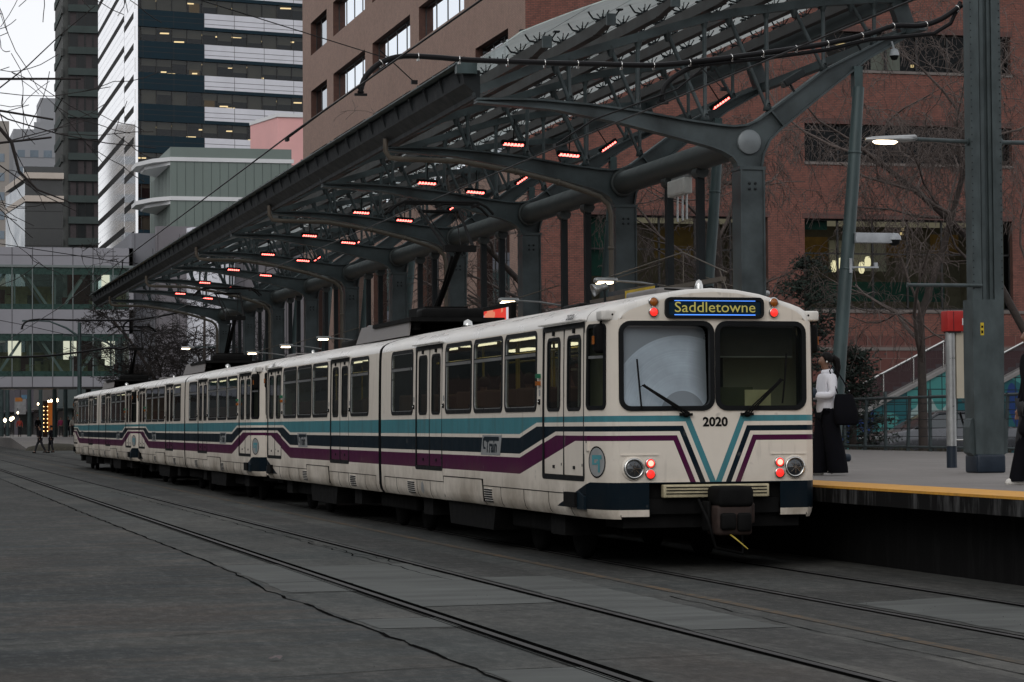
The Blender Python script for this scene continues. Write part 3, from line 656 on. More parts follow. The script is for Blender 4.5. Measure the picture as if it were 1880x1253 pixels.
    pt.build('pantograph_arm', m_blk, po)
    pt = MB()
    for y in (-1.65, -1.3):
        pt.tube([(-.86, y, 4.95), (-.74, y, 5.07), (-.6, y, 5.14), (.6, y, 5.14), (.74, y, 5.07), (.86, y, 4.95)], .022, 6)
    for x in (-.6, 0, .6): pt.beam((x, -1.7, 5.10), (x, -1.25, 5.10), .04, .04)
    pt.tube([(-.34, -1.47, 5.0), (.34, -1.47, 5.0)], .03, 6)
    pt.build('collector_head', m_blk, po)
    return root
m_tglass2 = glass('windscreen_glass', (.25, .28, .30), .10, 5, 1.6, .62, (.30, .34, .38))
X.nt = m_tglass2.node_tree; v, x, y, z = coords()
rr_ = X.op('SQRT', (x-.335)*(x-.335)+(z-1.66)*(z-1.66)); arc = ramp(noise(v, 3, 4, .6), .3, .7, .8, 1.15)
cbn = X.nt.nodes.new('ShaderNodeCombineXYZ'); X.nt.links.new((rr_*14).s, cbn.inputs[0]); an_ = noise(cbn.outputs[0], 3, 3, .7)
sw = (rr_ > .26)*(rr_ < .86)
f_ = (sw*ramp(an_, .3, .7, .80, 1.)*arc+(1-sw)*.38)*ramp(x+(z-2.2)*(z-2.2)*.35, .10, .27, .25, 1)*ramp(z, 1.7, 2.6, 1.1, .8)  # wiper smear plus painted sky reflection, brighter low, dark arc at one edge
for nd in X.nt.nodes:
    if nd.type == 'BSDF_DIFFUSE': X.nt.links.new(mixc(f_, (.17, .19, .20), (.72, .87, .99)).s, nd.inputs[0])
m_blindg = sm('grey_blind', (.055, .055, .055), .9); m_olive = sm('olive_panel', (.07, .08, .04), .8); m_card = sm('cream_card', (.75, .70, .45), .8)
m_roofcream = sm('cream_grille', (.42, .37, .24), .5, 0, .25, 12)
m_rust = sm('rusty_iron', (.035, .022, .018), .7, .3, .5, 9)
m_shroud = sm('roof_shroud_paint', (.16, .15, .145), .6, 0, .15, 3)
TY = [36.33, 60.67, 85.01]
car0 = make_train_car(); car0.location = (8.72, TY[0], 0)
tag(car0, 'nearest cream tram car with teal, navy and purple stripes, sign reading Saddletowne and number 2020', 'tram car', 'coupled tram cars')
c1 = copy_tree(car0, skip=('fleet_number', 'front_number', 'marker_light')); c1.location = (8.72, TY[1], 0); tag(c1, 'middle car of the striped cream tram, coupled behind the front car', 'tram car', 'coupled tram cars')
c2 = copy_tree(car0, skip=('fleet_number', 'front_number', 'marker_light')); c2.location = (8.72, TY[2], 0); tag(c2, 'farthest car of the striped cream tram, last in the line, red reflections in its windows', 'tram car', 'coupled tram cars')
# ============================================================ CANOPY
FY = [40.5+7.5*i for i in range(10)]
CHORD = [(9.95, 7.33), (10.27, 7.45), (11.2, 7.84), (11.68, 7.99), (12.45, 8.23), (13.47, 8.54), (14.2, 8.76), (14.76, 8.88), (15.93, 9.06), (16.46, 9.14), (17.53, 9.24), (18.0, 9.25)]
ARM = [(10.0, 7.20), (10.56, 7.215), (11.14, 7.215), (12.02, 7.16), (12.92, 7.07), (13.82, 6.93), (14.43, 6.86), (14.70, 6.84), (14.95, 6.87), (15.16, 6.96), (15.38, 7.12), (16.48, 7.92), (17.59, 8.48), (18.13, 8.70)]
ARMB = [(18.13, 8.60), (17.27, 8.12), (16.38, 7.44), (15.59, 6.81), (15.38, 6.61), (15.26, 6.36), (15.22, 6.14)]
ARMC = [(14.79, 6.10), (14.76, 6.2), (14.68, 6.30), (14.5, 6.40), (14.27, 6.48), (13.52, 6.66), (12.62, 6.86), (11.43, 7.06), (10.0, 7.15)]
def flange(b, pts, y, w, t, m=0):
    for (x0, z0), (x1, z1) in zip(pts[:-1], pts[1:]): b.beam((x0, y, z0), (x1, y, z1), w, t, m, (0, 0, 1) if abs(x1-x0) > abs(z1-z0) else (1, 0, 0))
canopy = thing('station_canopy', 'long curved glass and grey steel canopy on Y-shaped columns above the platform', 'canopy', (15, FY[0], 0))
def loc(o): o.parent = canopy; o.matrix_parent_inverse = Matrix.Translation((-15, -FY[0], 0)); return o
def make_frame():
    r = MB(); y = 0
    r.prism([(x, -.04, z) for x, z in ARM+ARMB]+[(x, -.04, z) for x, z in ARMC], (0, .08, 0), 0)
    flange(r, ARM, y, .26, .035); flange(r, ARMB, y, .26, .035); flange(r, ARMC, y, .26, .035)
    r.box(14.80, -.20, PZ, 15.21, .20, 6.10, 0); r.box(14.76, -.23, 6.06, 15.25, .23, 6.12, 0); r.box(14.76, -.23, PZ, 15.25, .23, PZ+.06, 0)
    for x in (14.79, 15.215): r.box(x-.015, -.23, PZ+.06, x+.015, .23, 6.06, 0)
    for dx in (-.055, .055):
        for z in (5.72, 5.82): r.lathe([(.026, 0), (.026, .02), (0, .026)], (15.0+dx, -.20, z), (0, -1, 0), 6, 1)
    # stiffeners
    for (x0, z0, x1, z1) in ((14.33, 6.86, 14.27, 6.48), (15.42, 7.13, 15.66, 6.86)): r.beam((x0, 0, z0), (x1, 0, z1), .24, .03, 0, (0, 0, 1))
    fr = r.build('frame', [m_steel, m_dark])
    d = MB(); d.lathe([(0, .095), (.21, .095), (.22, .085), (.22, .04)], (15.0, 0, 6.57), (0, -1, 0), 32, 0); dd = d.build('round_cover_plate', m_disk, fr)
    c = MB(); flange(c, CHORD, 0, .16, .15); c.beam((17.9, 0, 9.2), (18.1, 0, 8.65), .2, .3, 0, (1, 0, 0)); c.build('top_chord', m_steel, fr)
    for bx, bz, tops in ((11.70, 7.20, ((11.44, 7.86), (11.68, 7.95))), (12.93, 7.10, ((12.45, 8.19), (12.96, 8.33))), (14.2, 6.95, ((13.5, 8.50), (14.2, 8.72))), (15.38, 7.17, ((14.66, 8.82), (15.37, 8.94))), (16.46, 7.92, ((15.9, 9.0), (16.46, 9.1))), (17.45, 8.42, ((17.0, 9.15), (17.45, 9.18)))):
        t = MB()
        for tx, tz in tops:
            t.tube([(bx, 0, bz), (tx, 0, tz)], [.036, .042], 8, 0); t.lathe([(.03, 0), (.09, .17), (.09, .2)], (tx, 0, tz-.17), (0, 0, 1), 8, 0)
        t.lathe([(0, 0), (.09, 0), (.06, .12), (.04, .2)], (bx, 0, bz-.02), (0, 0, 1), 8, 0); t.lathe([(.03, -.09), (.03, .09)], (bx, 0, bz+.08), (0, 1, 0), 8, 0); t.build('web_strut', m_steel, fr)
    s_ = MB(); s_.tube([(16.50, -.15, PZ+.1), (16.66, -.15, 2.9), (16.94, -.15, 5.9), (17.09, -.1, 7.6)], [.13, .125, .115, .105], 14, 0)
    s_.tube([(17.07, -.1, 7.5), (17.13, 0, 8.0)], [.07, .05], 8); s_.box(17.0, -.14, 7.45, 17.16, .04, 7.98); s_.lathe([(.127, 0), (.135, .02), (.127, .04)], (16.8, -.15, 4.3), (.06, 0, 1), 14); s_.lathe([(.123, 0), (.13, .02), (.12, .04)], (16.98, -.14, 6.4), (.06, 0, 1), 14)
    s_.build('leaning_strut', m_grn, fr)
    s_ = MB(); s_.bevbox(16.22, -.42, PZ, 16.75, .12, PZ+.14, .05, 0); s_.build('strut_shoe', m_navyp, fr)
    return fr
m_disk = sm('cover_plate_paint', (.17, .19, .20), .45, .3, .15, 3); m_navyp = sm('navy_band_paint', (.008, .016, .028), .45, 0, .2, 4)
frame0 = make_frame()
for i, y in enumerate(FY):
    f = frame0 if i == 0 else copy_tree(frame0)
    f.location = (0, y, 0); loc(f)
Y0, Y1 = 39.0, 114.8
def roofz(x):
    t = (x-9.95)/8.05; return 7.33+3.62*t-1.70*t*t
PURL = [10.87, 12.0, 13.15, 14.3, 15.4, 16.55, 17.7]
for i, px0 in enumerate(PURL):
    b = MB(); z = roofz(px0)+.13; h = .20; e = .8
    s_ = (roofz(px0+.1)-roofz(px0-.1))/.2
    b.prism([(px0-.06, Y0, z+h*.45), (px0-.06, Y0+e, z), (px0-.06, Y1-e, z), (px0-.06, Y1, z+h*.45), (px0-.06, Y1, z+h), (px0-.06, Y0, z+h)], (.12, 0, 0), 0)
    b.prism([(px0-.075, Y0+e, z-.01), (px0-.075, Y1-e, z-.01), (px0-.075, Y1-e, z+.012), (px0-.075, Y0+e, z+.012)], (.15, 0, 0), 0)
    b.cbox(px0, Y0-.02, z+h*.72, .16, .06, .2, 1)
    loc(b.build('purlin', [m_steel2, m_steel]))
# spider brackets between purlins and glass: countless small fittings
b = MB()
k = 0
while Y0+.4+k*1.25 < 96:
    y = Y0+.45+k*1.25
    for px0 in PURL:
        z = roofz(px0)+.33
        for dx in (-.30, .30):
            b.beam((px0, y, z+.0), (px0+dx*.6, y, z+.03), .02, .03); b.beam((px0+dx*.6, y, z+.03), (px0+dx, y, z+.20), .022, .024); b.box(px0+dx-.05, y-.05, z+.19, px0+dx+.05, y+.05, z+.215)
        if y < 70:
            for dy in (-.14, .14): b.beam((px0, y, z), (px0+.05, y+dy*1.4, z+.15), .016, .016); b.beam((px0, y, z), (px0-.05, y-dy*1.4, z+.15), .016, .016)
        b.box(px0-.04, y-.08, z-.02, px0+.04, y+.08, z+.06)
    k += 1
o = loc(b.build('glass_fittings', m_dark)); o['kind'] = 'stuff'
def canopy_glass_mat():
    m = bpy.data.materials.new('canopy_glass'); m.use_nodes = True; nt = m.node_tree; nt.nodes.clear(); X.nt = nt
    o = nt.nodes.new('ShaderNodeOutputMaterial'); tl = nt.nodes.new('ShaderNodeBsdfTranslucent'); df = nt.nodes.new('ShaderNodeBsdfDiffuse'); tr = nt.nodes.new('ShaderNodeBsdfTransparent'); gl = nt.nodes.new('ShaderNodeBsdfGlossy')
    v, x, y, z = coords(); n = noise(v, 1.2, 5, .6); c = mixc(ramp(n, .3, .7), (.56, .63, .62), (.70, .77, .76))
    for q in (tl, df): nt.links.new(c.s, q.inputs[0])
    tr.inputs[0].default_value = (.62, .68, .68, 1); gl.inputs[1].default_value = .12
    a = nt.nodes.new('ShaderNodeMixShader'); a.inputs[0].default_value = .12; nt.links.new(tl.outputs[0], a.inputs[1]); nt.links.new(df.outputs[0], a.inputs[2])
    b_ = nt.nodes.new('ShaderNodeMixShader'); b_.inputs[0].default_value = .38; nt.links.new(a.outputs[0], b_.inputs[1]); nt.links.new(tr.outputs[0], b_.inputs[2])
    c_ = nt.nodes.new('ShaderNodeMixShader'); nt.links.new(schlick(nt, 1.5, .6).s, c_.inputs[0]); nt.links.new(b_.outputs[0], c_.inputs[1]); nt.links.new(gl.outputs[0], c_.inputs[2])
    nt.links.new(c_.outputs[0], o.inputs[0]); return m
b = MB(); GX = [9.93+8.02*i/28 for i in range(29)]
n_ = len(GX)
V = [(x, y, roofz(x)+.57-(.08 if x < 10 else 0)) for y in (Y0-.75, Y1) for x in GX]
b.add(V, [(i, i+1, n_+i+1, n_+i) for i in range(n_-1)], 0, True)
V2 = [(x, y, z+.02) for x, y, z in V]
# near edge face and open joints between panes
b.add(V[:n_]+V2[:n_], [(i, i+1, n_+i+1, n_+i) for i in range(n_-1)], 1)
for k in range(1, 61):
    y = Y0-.75+k*1.25
    for i in range(n_-1): b.quad(*[(V[i][0], y-.006, V[i][2]-.004), (V[i+1][0], y-.006, V[i+1][2]-.004), (V[i+1][0], y+.006, V[i+1][2]-.004), (V[i][0], y+.006, V[i][2]-.004)], 2)
for px0 in [(a+c)/2 for a, c in zip(PURL[:-1], PURL[1:])]: b.quad((px0-.006, Y0-.7, roofz(px0)+.562), (px0+.006, Y0-.7, roofz(px0)+.562), (px0+.006, Y1, roofz(px0)+.562), (px0-.006, Y1, roofz(px0)+.562), 2)
loc(b.build('glass_roof', [canopy_glass_mat(), m_glassedge := sm('glass_edge', (.45, .52, .50), .3), m_dark]))
# gutter along the track side
b = MB()
b.prism([(9.98, Y0+1.4, 7.30), (9.78, Y0+1.4, 7.46), (9.74, Y0+1.4, 7.74), (9.80, Y0+1.4, 7.76), (9.98, Y0+1.4, 7.74)], (0, Y1-Y0-1.2, 0), 0)
b.box(9.60, Y0+1.35, 7.775, 9.92, Y1+.1, 7.80, 1)
b.box(9.98, Y0+1.4, 7.22, 10.06, Y1, 7.70, 2)
for k in range(58):
    y = Y0+1.7+k*1.27; b.prism([(9.69, y, 7.76), (9.69, y, 7.70), (9.77, y, 7.50), (9.84, y, 7.50), (9.84, y, 7.76)], (0, .05, 0), 0); b.box(9.62, y+.2, 7.80, 9.66, y+.24, 7.84, 1)
b.box(9.62, Y0+1.28, 7.62, 9.98, Y0+1.42, 7.82, 1)
loc(b.build('gutter', [m_dark, m_grn, m_dark]))
b = MB(); b.box(17.95, Y0+.8, 9.2, 18.15, Y1, 9.5); b.beam((18.1, Y0+.8, 8.66), (18.1, Y1, 8.66), .16, .16); loc(b.build('rear_edge_beam', m_steel))
# big tie pipes between the columns and the slender mullions under them
def make_bay():
    b = MB(); b.tube([(14.98, .12, 6.57), (14.98, 7.38, 6.57)], .235, 20, 0)
    for y in (.14, 7.36): b.lathe([(.235, -.03), (.285, -.03), (.285, .03), (.235, .03)], (14.98, y, 6.57), (0, 1, 0), 20, 0)
    for y in (2.4, 4.25): b.tube([(14.98, y, 6.30), (14.98, y+.3, 6.30)], .13, 10, 0); b.lathe([(.05, 0), (.12, .22), (.12, .3)], (14.98, y+.15, 6.15), (0, 0, 1), 8, 0)
    p_ = b.build('tie_pipe', m_pipe)
    for y in (2.55, 4.4): m_ = MB(); m_.cbox(14.98, y, (PZ+6.3)/2, .13, .16, 6.3-PZ, 0); m_.build('mullion', m_dark, p_)
    return p_
bay0 = make_bay()
for i in range(9):
    f = bay0 if i == 0 else copy_tree(bay0); f.location = (0, FY[i], 0); loc(f)
m_dp = sm('downpipe_brown', (.10, .085, .068), .5, .2, .15, 5)
for i in (1, 3, 5, 7, 9):
    y = FY[i]-.32; b = MB()
    path = [(9.9, y, 7.35), (9.9, y, 7.1), (9.98, y, 6.97), (10.2, y, 6.95)]+[(x, y, z-.10) for x, z in ((11.43, 7.03), (12.62, 6.84), (13.52, 6.64), (14.1, 6.46))]+[(14.4, y, 6.26), (14.58, y, 6.1), (14.64, y, 5.9), (14.64, y, 5.0), (14.64, y, PZ)]
    b.tube(path, .055, 8); [b.lathe([(.055, -.03), (.07, -.03), (.07, .03), (.055, .03)], path[k], (1, 0, -.1), 8) for k in (5, 6)]
    b.lathe([(.055, -.03), (.07, -.03), (.07, .03), (.055, .03)], (14.64, y, 5.2), (0, 0, 1), 8)
    loc(b.build('downpipe', m_dp))
# heaters, each hung below the truss
def make_heater():
    r = empty('infrared_heater', (0, 0, 0))
    b = MB(); b.bevbox(-.24, -.06, 0, .24, .06, .09, .02); b.tube([(0, 0, .08), (0, 0, .5)], .012, 6); b.build('housing', m_blk, r)
    b = MB()
    for k in range(6): b.bevbox(-.19+k*.066, -.062, -.012, -.14+k*.066, .05, .03, .008)
    b.build('glowing_element', m_heat, r); return r
h0 = make_heater(); first = True
for row, (hx, hz, cells, tilt, nm) in enumerate([(11.7, 6.89, range(0, 8), .05, 'track-side'), (12.8, 6.71, range(0, 8), .07, 'middle'), (15.9, 7.80, list(range(0, 7)), -.60, 'column-side')]):
    for k in cells:
        y = 44.4+7.5*k
        h = h0 if first else copy_tree(h0); first = False
        h.location = (hx, y, hz); h.rotation_euler = (0, tilt, 0)
        tag(h, 'red glowing canopy heater, %s of the %s row from the near end' % (ordn(k), nm), 'heater', 'infrared heaters hung under the canopy')
for x, z, k in ((15.9, 7.65, 0), (17.2, 8.42, 1)):
    r = thing('floodlight', 'unlit black box lamp on top of the near right canopy arm, %s' % ('lower one' if k == 0 else 'upper one'), 'lamp', (x, 40.45, z), 0, 'black lamps on the near canopy arm')
    r.rotation_euler = (0, -.55, 0); b = MB(); b.bevbox(-.22, -.12, .03, .22, .12, .16, .02); b.build('housing', m_dark, r); b = MB(); b.box(-.24, -.1, .05, -.222, .1, .15); b.build('lens', m_lens, r); b = MB(); b.tube([(-.1, 0, .04), (-.1, 0, -.12)], .02, 6); b.build('bracket', m_dark, r)
# platform lamps on brackets with stays
def make_plamp():
    r = empty('platform_lamp', (0, 0, 0))
    b = MB(); b.bevbox(-.26, -.10, -.02, .20, .10, .09, .04, 0); b.tube([(.2, 0, .03), (.7, 0, .0), (1.2, 0, -.08)], .025, 6, 0); b.build('head', m_alu, r)
    b = MB(); b.bevbox(-.22, -.105, -.035, .10, .07, .02, .02, 0); b.build('lit_lens', m_lamp, r)
    b = MB(); b.tube([(.2, 0, .09), (1.15, 0, .38)], .014, 5); b.tube([(.2, 0, .05), (.75, 2.6, -.02)], .012, 5); b.build('stay_rods', m_dp, r)
    return r
l0 = make_plamp()
for k, y in enumerate([45.07, 52.58, 60.1, 67.6, 75.9, 83.2, 91.0, 98.4]):
    l = l0 if k == 0 else copy_tree(l0); l.location = (13.75, y, 4.33)
    tag(l, 'lit platform lamp above the tram roof, %s from the tram front' % ordn(k), 'lamp', 'lit platform lamps above the tram roof')
l = copy_tree(l0); l.location = (16.05, 43.0, 3.98); l.rotation_euler = (0, 0, pi); tag(l, 'unlit grey lamp head right of the nearest canopy column above the tram roof', 'lamp')
for ch in l.children:
    if ch.name.startswith('lit_lens'): bpy.data.objects.remove(ch); break
b = MB(); b.bevbox(-.24, -.105, -.035, .10, .07, .02, .02); b.build('dark_lens', m_lens, l)
r = thing('loudspeaker', 'pale horn loudspeaker beside the nearest lit platform lamp', 'loudspeaker', (13.35, 44.6, 4.22))
b = MB(); b.lathe([(0, .0), (.06, .0), (.07, .12), (.10, .22), (.13, .30), (.115, .29), (0, .15)], (.25, 0, .02), (-1, 0, -.35), 14); b.build('horn', m_alu, r); b = MB(); b.tube([(.2, 0, 0), (.22, 0, -.5)], .025, 6); b.build('bracket', m_dark, r)
r = thing('junction_box', 'white electrical box with three conduits hung below the big pipe between the two nearest columns', 'electrical box', (14.88, 43.85, 0))
b = MB(); b.bevbox(-.12, -.5, 5.93, .05, .5, 6.24, .02, 0); b.box(-.13, -.46, 5.97, -.12, .46, 6.2, 0); b.build('cabinet', sm('white_box_paint', (.5, .5, .48), .5, 0, .12, 5), r)
b = MB(); [b.tube([(0, y, 5.93), (0, y, 5.45)], .022, 6) for y in (-.3, -.05, .25)]; b.box(-.03, -.52, 6.24, .03, .52, 6.30); b.build('conduit', m_alu, r)
# shelter sign beams behind the tram roof
r = thing('shelter_sign', 'navy sign board with a yellow panel showing over the front of the tram roof', 'sign', (13.9, 43, 0))
b = MB(); b.box(-.05, -4.2, 3.98, .05, 3.6, 4.06, 0); b.box(-.04, -.6, 3.7, .04, 2.4, 4.15, 1); b.build('board', [m_dp, m_navyp], r)
b = MB(); b.box(-.06, -.6, 3.7, -.045, 1.2, 4.11); b.build('yellow_panel', sm('yellow_panel', (.55, .38, .02), .5), r)
b = MB(); b.tube([(0, 2.6, 4.45), (0, -2.1, 4.62), (0, -4.4, 4.12)], .014, 5); b.tube([(0, 2.6, 4.40), (0, -1.1, 4.08)], .014, 5); b.tube([(0, -2.1, 4.6), (0, -2.1, 4.06)], .01, 5); b.tube([(0, -4.0, 4.2), (0, -4.5, 3.7)], .01, 5)
for y in (-4, 2.3): b.box(-.03, y-.03, PZ, .03, y+.03, 3.98)
b.build('sign_rods', m_dp, r)
r = thing('advert_screen', 'lit red advertising screen seen above the tram roof', 'screen', (13.5, 53.8, 0))
b = MB(); b.bevbox(0, -2.3, 3.0, .12, 2.0, 4.28, .03); b.box(-.02, -2.3, PZ, .1, -2.1, 3.0); b.box(-.02, 1.8, PZ, .1, 2.0, 3.0); b.build('screen_case', m_blk, r)
m, b_ = newmat('screen_image'); v, x, y, z = coords(); n = noise(v, 1.2, 2)
c = mixc(((y*.12+z) > 3.9)*(n > .52)*.6, (1, .05, .03), (1, .45, .25)); X.nt.links.new(c.s, b_.inputs['Emission Color']); b_.inputs['Emission Strength'].default_value = .9; setp(b_, (0.01, 0, 0), .3)
b = MB(); b.quad((-.012, -2.1, 3.1), (-.012, 1.85, 3.1), (-.012, 1.85, 4.17), (-.012, -2.1, 4.17)); b.build('screen_panel', m, r)
t = text_mesh('Become a', .14, lambda a, c: (-.016, 1.0-a, 3.80+c), 0, 0, .004, 1.2); g = MB(); g.add(t.v, t.f); g.build('screen_lettering', emi('screen_white', (1, .9, .9), 1), r)
b = MB(); b.quad((-.014, -2.1, 3.9), (-.014, -1.9, 3.9), (-.014, -1.9, 4.17), (-.014, -2.1, 4.17)); b.quad((-.014, 1.2, 4.04), (-.014, .1, 4.04), (-.014, .1, 4.08), (-.014, 1.2, 4.08)); b.build('screen_marks', emi('screen_white2', (.9, .9, 1), .8), r)
# ============================================================ BUILDINGS
def brick_mat(name, axis, c1, c2, mort, var=.3, bw=.22, bh=.0762, dirty=.3):
    m, b = newmat(name); v, x, y, z = coords()
    cb = X.nt.nodes.new('ShaderNodeCombineXYZ'); X.nt.links.new((x if axis == 'x' else y).s, cb.inputs[0]); X.nt.links.new(z.s, cb.inputs[1])
    br = X.nt.nodes.new('ShaderNodeTexBrick'); X.nt.links.new(cb.outputs[0], br.inputs['Vector'])
    br.inputs['Color1'].default_value = (*c1, 1); br.inputs['Color2'].default_value = (*c2, 1); br.inputs['Mortar'].default_value = (*mort, 1)
    br.inputs['Scale'].default_value = 1; br.inputs['Brick Width'].default_value = bw; br.inputs['Row Height'].default_value = bh; br.inputs['Mortar Size'].default_value = .016; br.inputs['Bias'].default_value = -.1
    n = noise(v, .35, 6, .6); n2 = noise(v, 3, 4)
    c = mixc(ramp(n, .35, .7)*dirty, X(br.outputs[0]), tuple(q*.55 for q in c1)); c = mixc(ramp(n2, .3, .7)*var, c, tuple(min(1, q*1.5) for q in c2))
    setp(b, c, .85, bump=X(br.outputs['Fac']), bs=-.25, bd=.01); return m
def win_mat(name, tint, interior=None): return glass(name, tint, .02, 1.0, 1.6, .5, (.01, .012, .012))
def facade(b, o, ud, W, z0, z1, holes, depth, mw=0, mr=1, us=(), vs=()):
    """wall from o along ud (unit xy) width W; holes (u0,u1,v0,v1); reveals go inward (left normal = outward is ud rotated -90)"""
    ox, oy = o; dx, dy = ud; nx, ny = -dy, dx   # inward normal
    P = lambda u, v, d=0: (ox+dx*u+nx*d, oy+dy*u+ny*d, v)
    b.sheet([0, W]+list(us), [z0, z1]+list(vs), holes, lambda u, v: P(u, v), mw)
    for a, c, e, f in holes:
        for q in (((a, e), (c, e)), ((c, e), (c, f)), ((c, f), (a, f)), ((a, f), (a, e))):
            b.quad(P(*q[0]), P(*q[1]), P(*q[1], depth), P(*q[0], depth), mr)
    return P
m_brickS = brick_mat('red_brick_south', 'x', (.130, .045, .033), (.215, .078, .056), (.052, .038, .034))
m_brickW = brick_mat('brown_brick_west', 'y', (.235, .142, .108), (.300, .185, .142), (.16, .12, .10), .2)
m_bask = brick_mat('basketweave_brick', 'x', (.12, .043, .035), (.10, .037, .03), (.16, .11, .095), .1, .6, .55)
m_reveal = sm('brick_reveal', (.07, .035, .027), .9, 0, .3, 5)
m_mull = sm('dark_bronze_frame', (.015, .015, .015), .4)
m_wmir = glass('mirror_window', (.02, .02, .02), .01, 16, 1.6, .9)
m_wdark = glass('dark_window', (.42, .45, .42), .02, .22, 1.55, .1)
m_wdark2 = glass('office_window', (.45, .46, .42), .02, .8, 1.5, .1)
m_wwest = glass('west_window', (.1, .12, .12), .02, 1.3, 1.5, .5)
m_stone = sm('sill_stone', (.15, .13, .12), .8, 0, .15, 3)
m_warm = emi('warm_room_light', (1, .72, .36), 1.6); m_warmw = sm('room_wall', (.36, .33, .28), .8); m_teal_in = sm('teal_panel', (.03, .13, .11), .6)
m_room = sm('office_interior', (.05, .045, .037), .9, spec=.1)
BX, BY = 26.93, 100.0
brick = thing('brick_building', 'large red brick building with dark strip windows behind the platform on the right', 'building', (BX, BY, 0))
def ch(o, par): o.parent = par; o.matrix_parent_inverse = Matrix.Translation(-par.location); return o
southH = [(13.81, 22.82, 17.28, 19.0), (12.78, 22.82, 13.13, 14.84), (12.73, 22.78, 6.58, 10.61), (2.75, 11.0, 6.8, 10.63), (25.4, 35.4, 17.28, 19.0), (25.4, 35.4, 13.13, 14.84), (25.4, 35.4, 6.58, 10.61)]
b = MB(); P = facade(b, (BX, BY), (1, 0), 45, 5.4, 34, southH, .9); ch(b.build('south_wall', [m_brickS, m_reveal]), brick)
b = MB(); b.sheet([BX, BX+45], [0, 5.4], [], lambda u, v: (u, BY-.0, v)); ch(b.build('lower_wall', m_bask), brick)
b = MB(); b.box(BX+.002, BY-.05, 6.42, BX+45, BY+.1, 6.55); b.box(BX, BY-.03, 4.75, BX+45, BY, 4.9)
for a, c, e, f in southH: b.box(BX+a-.05, BY-.06, e-.12, BX+c+.05, BY+.3, e-.002); b.box(BX+a-.1, BY-.012, f+.002, BX+c+.1, BY, f+.24, 1)
ch(b.build('stone_sill', [m_stone, m_brickSol := brick_mat('soldier_brick', 'x', (.08, .033, .028), (.12, .045, .037), (.065, .05, .045), .2, .0762, .25)]), brick)
rnd = random.Random(11)
m_clight = emi('room_ceiling_light', (1, .86, .62), .30)
for wi, (a, c, e, f) in enumerate(southH):
    b = MB(); n = max(3, int((c-a)/1.45)); d = .35
    b.quad(P(a, e, d), P(c, e, d), P(c, f, d), P(a, f, d), 0)
    for k in range(n+1): u = a+(c-a)*k/n; b.beam(P(u, e, d-.03), P(u, f, d-.03), .09, .09, 1, (0, 1, 0))
    for v in (e+.04, f-.04)+((e+(f-e)*.62,) if f-e > 3 else ()): b.beam(P(a, v, d-.03), P(c, v, d-.03), .09, .07, 1)
    ch(b.build('window', [m_wdark, m_mull]), brick)
    r = MB(); D = 5.5
    dk = 7 if wi in (0, 1, 4, 5) else 0
    r.quad(P(a, e-.4, D), P(c, e-.4, D), P(c, f+.3, D), P(a, f+.3, D), dk); r.quad(P(a, e-.4, d), P(c, e-.4, d), P(c, e-.4, D), P(a, e-.4, D), dk); r.quad(P(a, f+.3, d), P(c, f+.3, d), P(c, f+.3, D), P(a, f+.3, D), dk)
    for u in (a, c): r.quad(P(u, e-.4, d), P(u, f+.3, d), P(u, f+.3, D), P(u, e-.4, D), 0)
    if wi == 0:
        r.box(BX+a+.3, BY+D-.3, e, BX+a+1.5, BY+D-.05, f, 2); [r.cbox(BX+a+1+.9*k, BY+2.6, f-.15, .7, .3, .06, 1) for k in (0, 1)]; [r.cbox(BX+u, BY+4.5, f-.75, .12, .12, .12, 1) for u in (19.2, 20.0)]; r.box(BX+16.2, BY+.5, e, BX+17.6, BY+.55, f, 3); r.box(BX+14.6, BY+5.0, e, BX+16.6, BY+5.1, f, 2)
    if wi == 2:
        for u, v in ((15.0, 8.65), (15.35, 8.78), (16.35, 8.6), (16.65, 8.85)): r.lathe([(.0, .27), (.09, .24), (.14, .1), (.14, -.12), (.08, -.26), (0, -.28)], P(u, v, 2.2), (0, 0, 1), 10, 5)
        for u, v in ((18.3, 10.35), (18.25, 10.15)): r.cbox(*P(u, v, 2), .12, .1, .12, 1)
        r.box(BX+12.8, BY+3.9, 9.0, BX+15.4, BY+4, 10.1, 2); r.box(BX+18.3, BY+4.0, 9.2, BX+19.4, BY+4.1, 10.0, 2); r.box(BX+20.6, BY+4, 9.3, BX+22, BY+4.1, 10.3, 2); r.box(BX+14.2, BY+3, 7.1, BX+20.8, BY+3.1, 8.0, 4); r.box(BX+12.9, BY+.5, 10.15, BX+14, BY+.55, 10.6, 4)
        r.box(BX+15.2, BY+3.2, 8.5, BX+18, BY+3.3, 9.9, 3)
    if wi in (2, 3): r.box(BX+a+.4, BY+1.5, f+.05, BX+c-.4, BY+4.5, f+.1, 8)
    if wi == 3: r.box(BX+6.4, BY+2.0, 8.9, BX+8.6, BY+2.1, 10.3, 2); r.box(BX+3.0, BY+.5, 8.0, BX+3.9, BY+.6, 10.6, 4)
    ch(r.build('room', [m_warmw, m_warm, m_warmp := sm('warm_panel', (.45, .27, .08), .8) if wi == 0 else m_warmp, m_roof, m_teal_in, m_pend := emi('pendant_glass', (1, .86, .55), 2.6) if wi == 0 else m_pend, m_room, m_blk, m_clight]), brick)
# west face (towards the tracks): u runs from far to near so that inward is +x
WL = 56.3; fu = lambda y: BY+WL-y
cols = [(102.95, 109.0), (111.2, 121.1), (123.25, 133.2), (135.35, 145.3), (147.5, 153.2)]
rows = [(13.2, 15.0), (17.25, 19.1), (21.35, 23.1), (25.4, 27.5)]
WH = [(fu(y1), fu(y0), e, f) for y0, y1 in cols for e, f in rows]+[(fu(y1), fu(y0), 1.2, 10.8) for y0, y1 in cols]
b = MB(); PW = facade(b, (BX, BY+WL), (0, -1), WL, 0, 34, WH, .55)
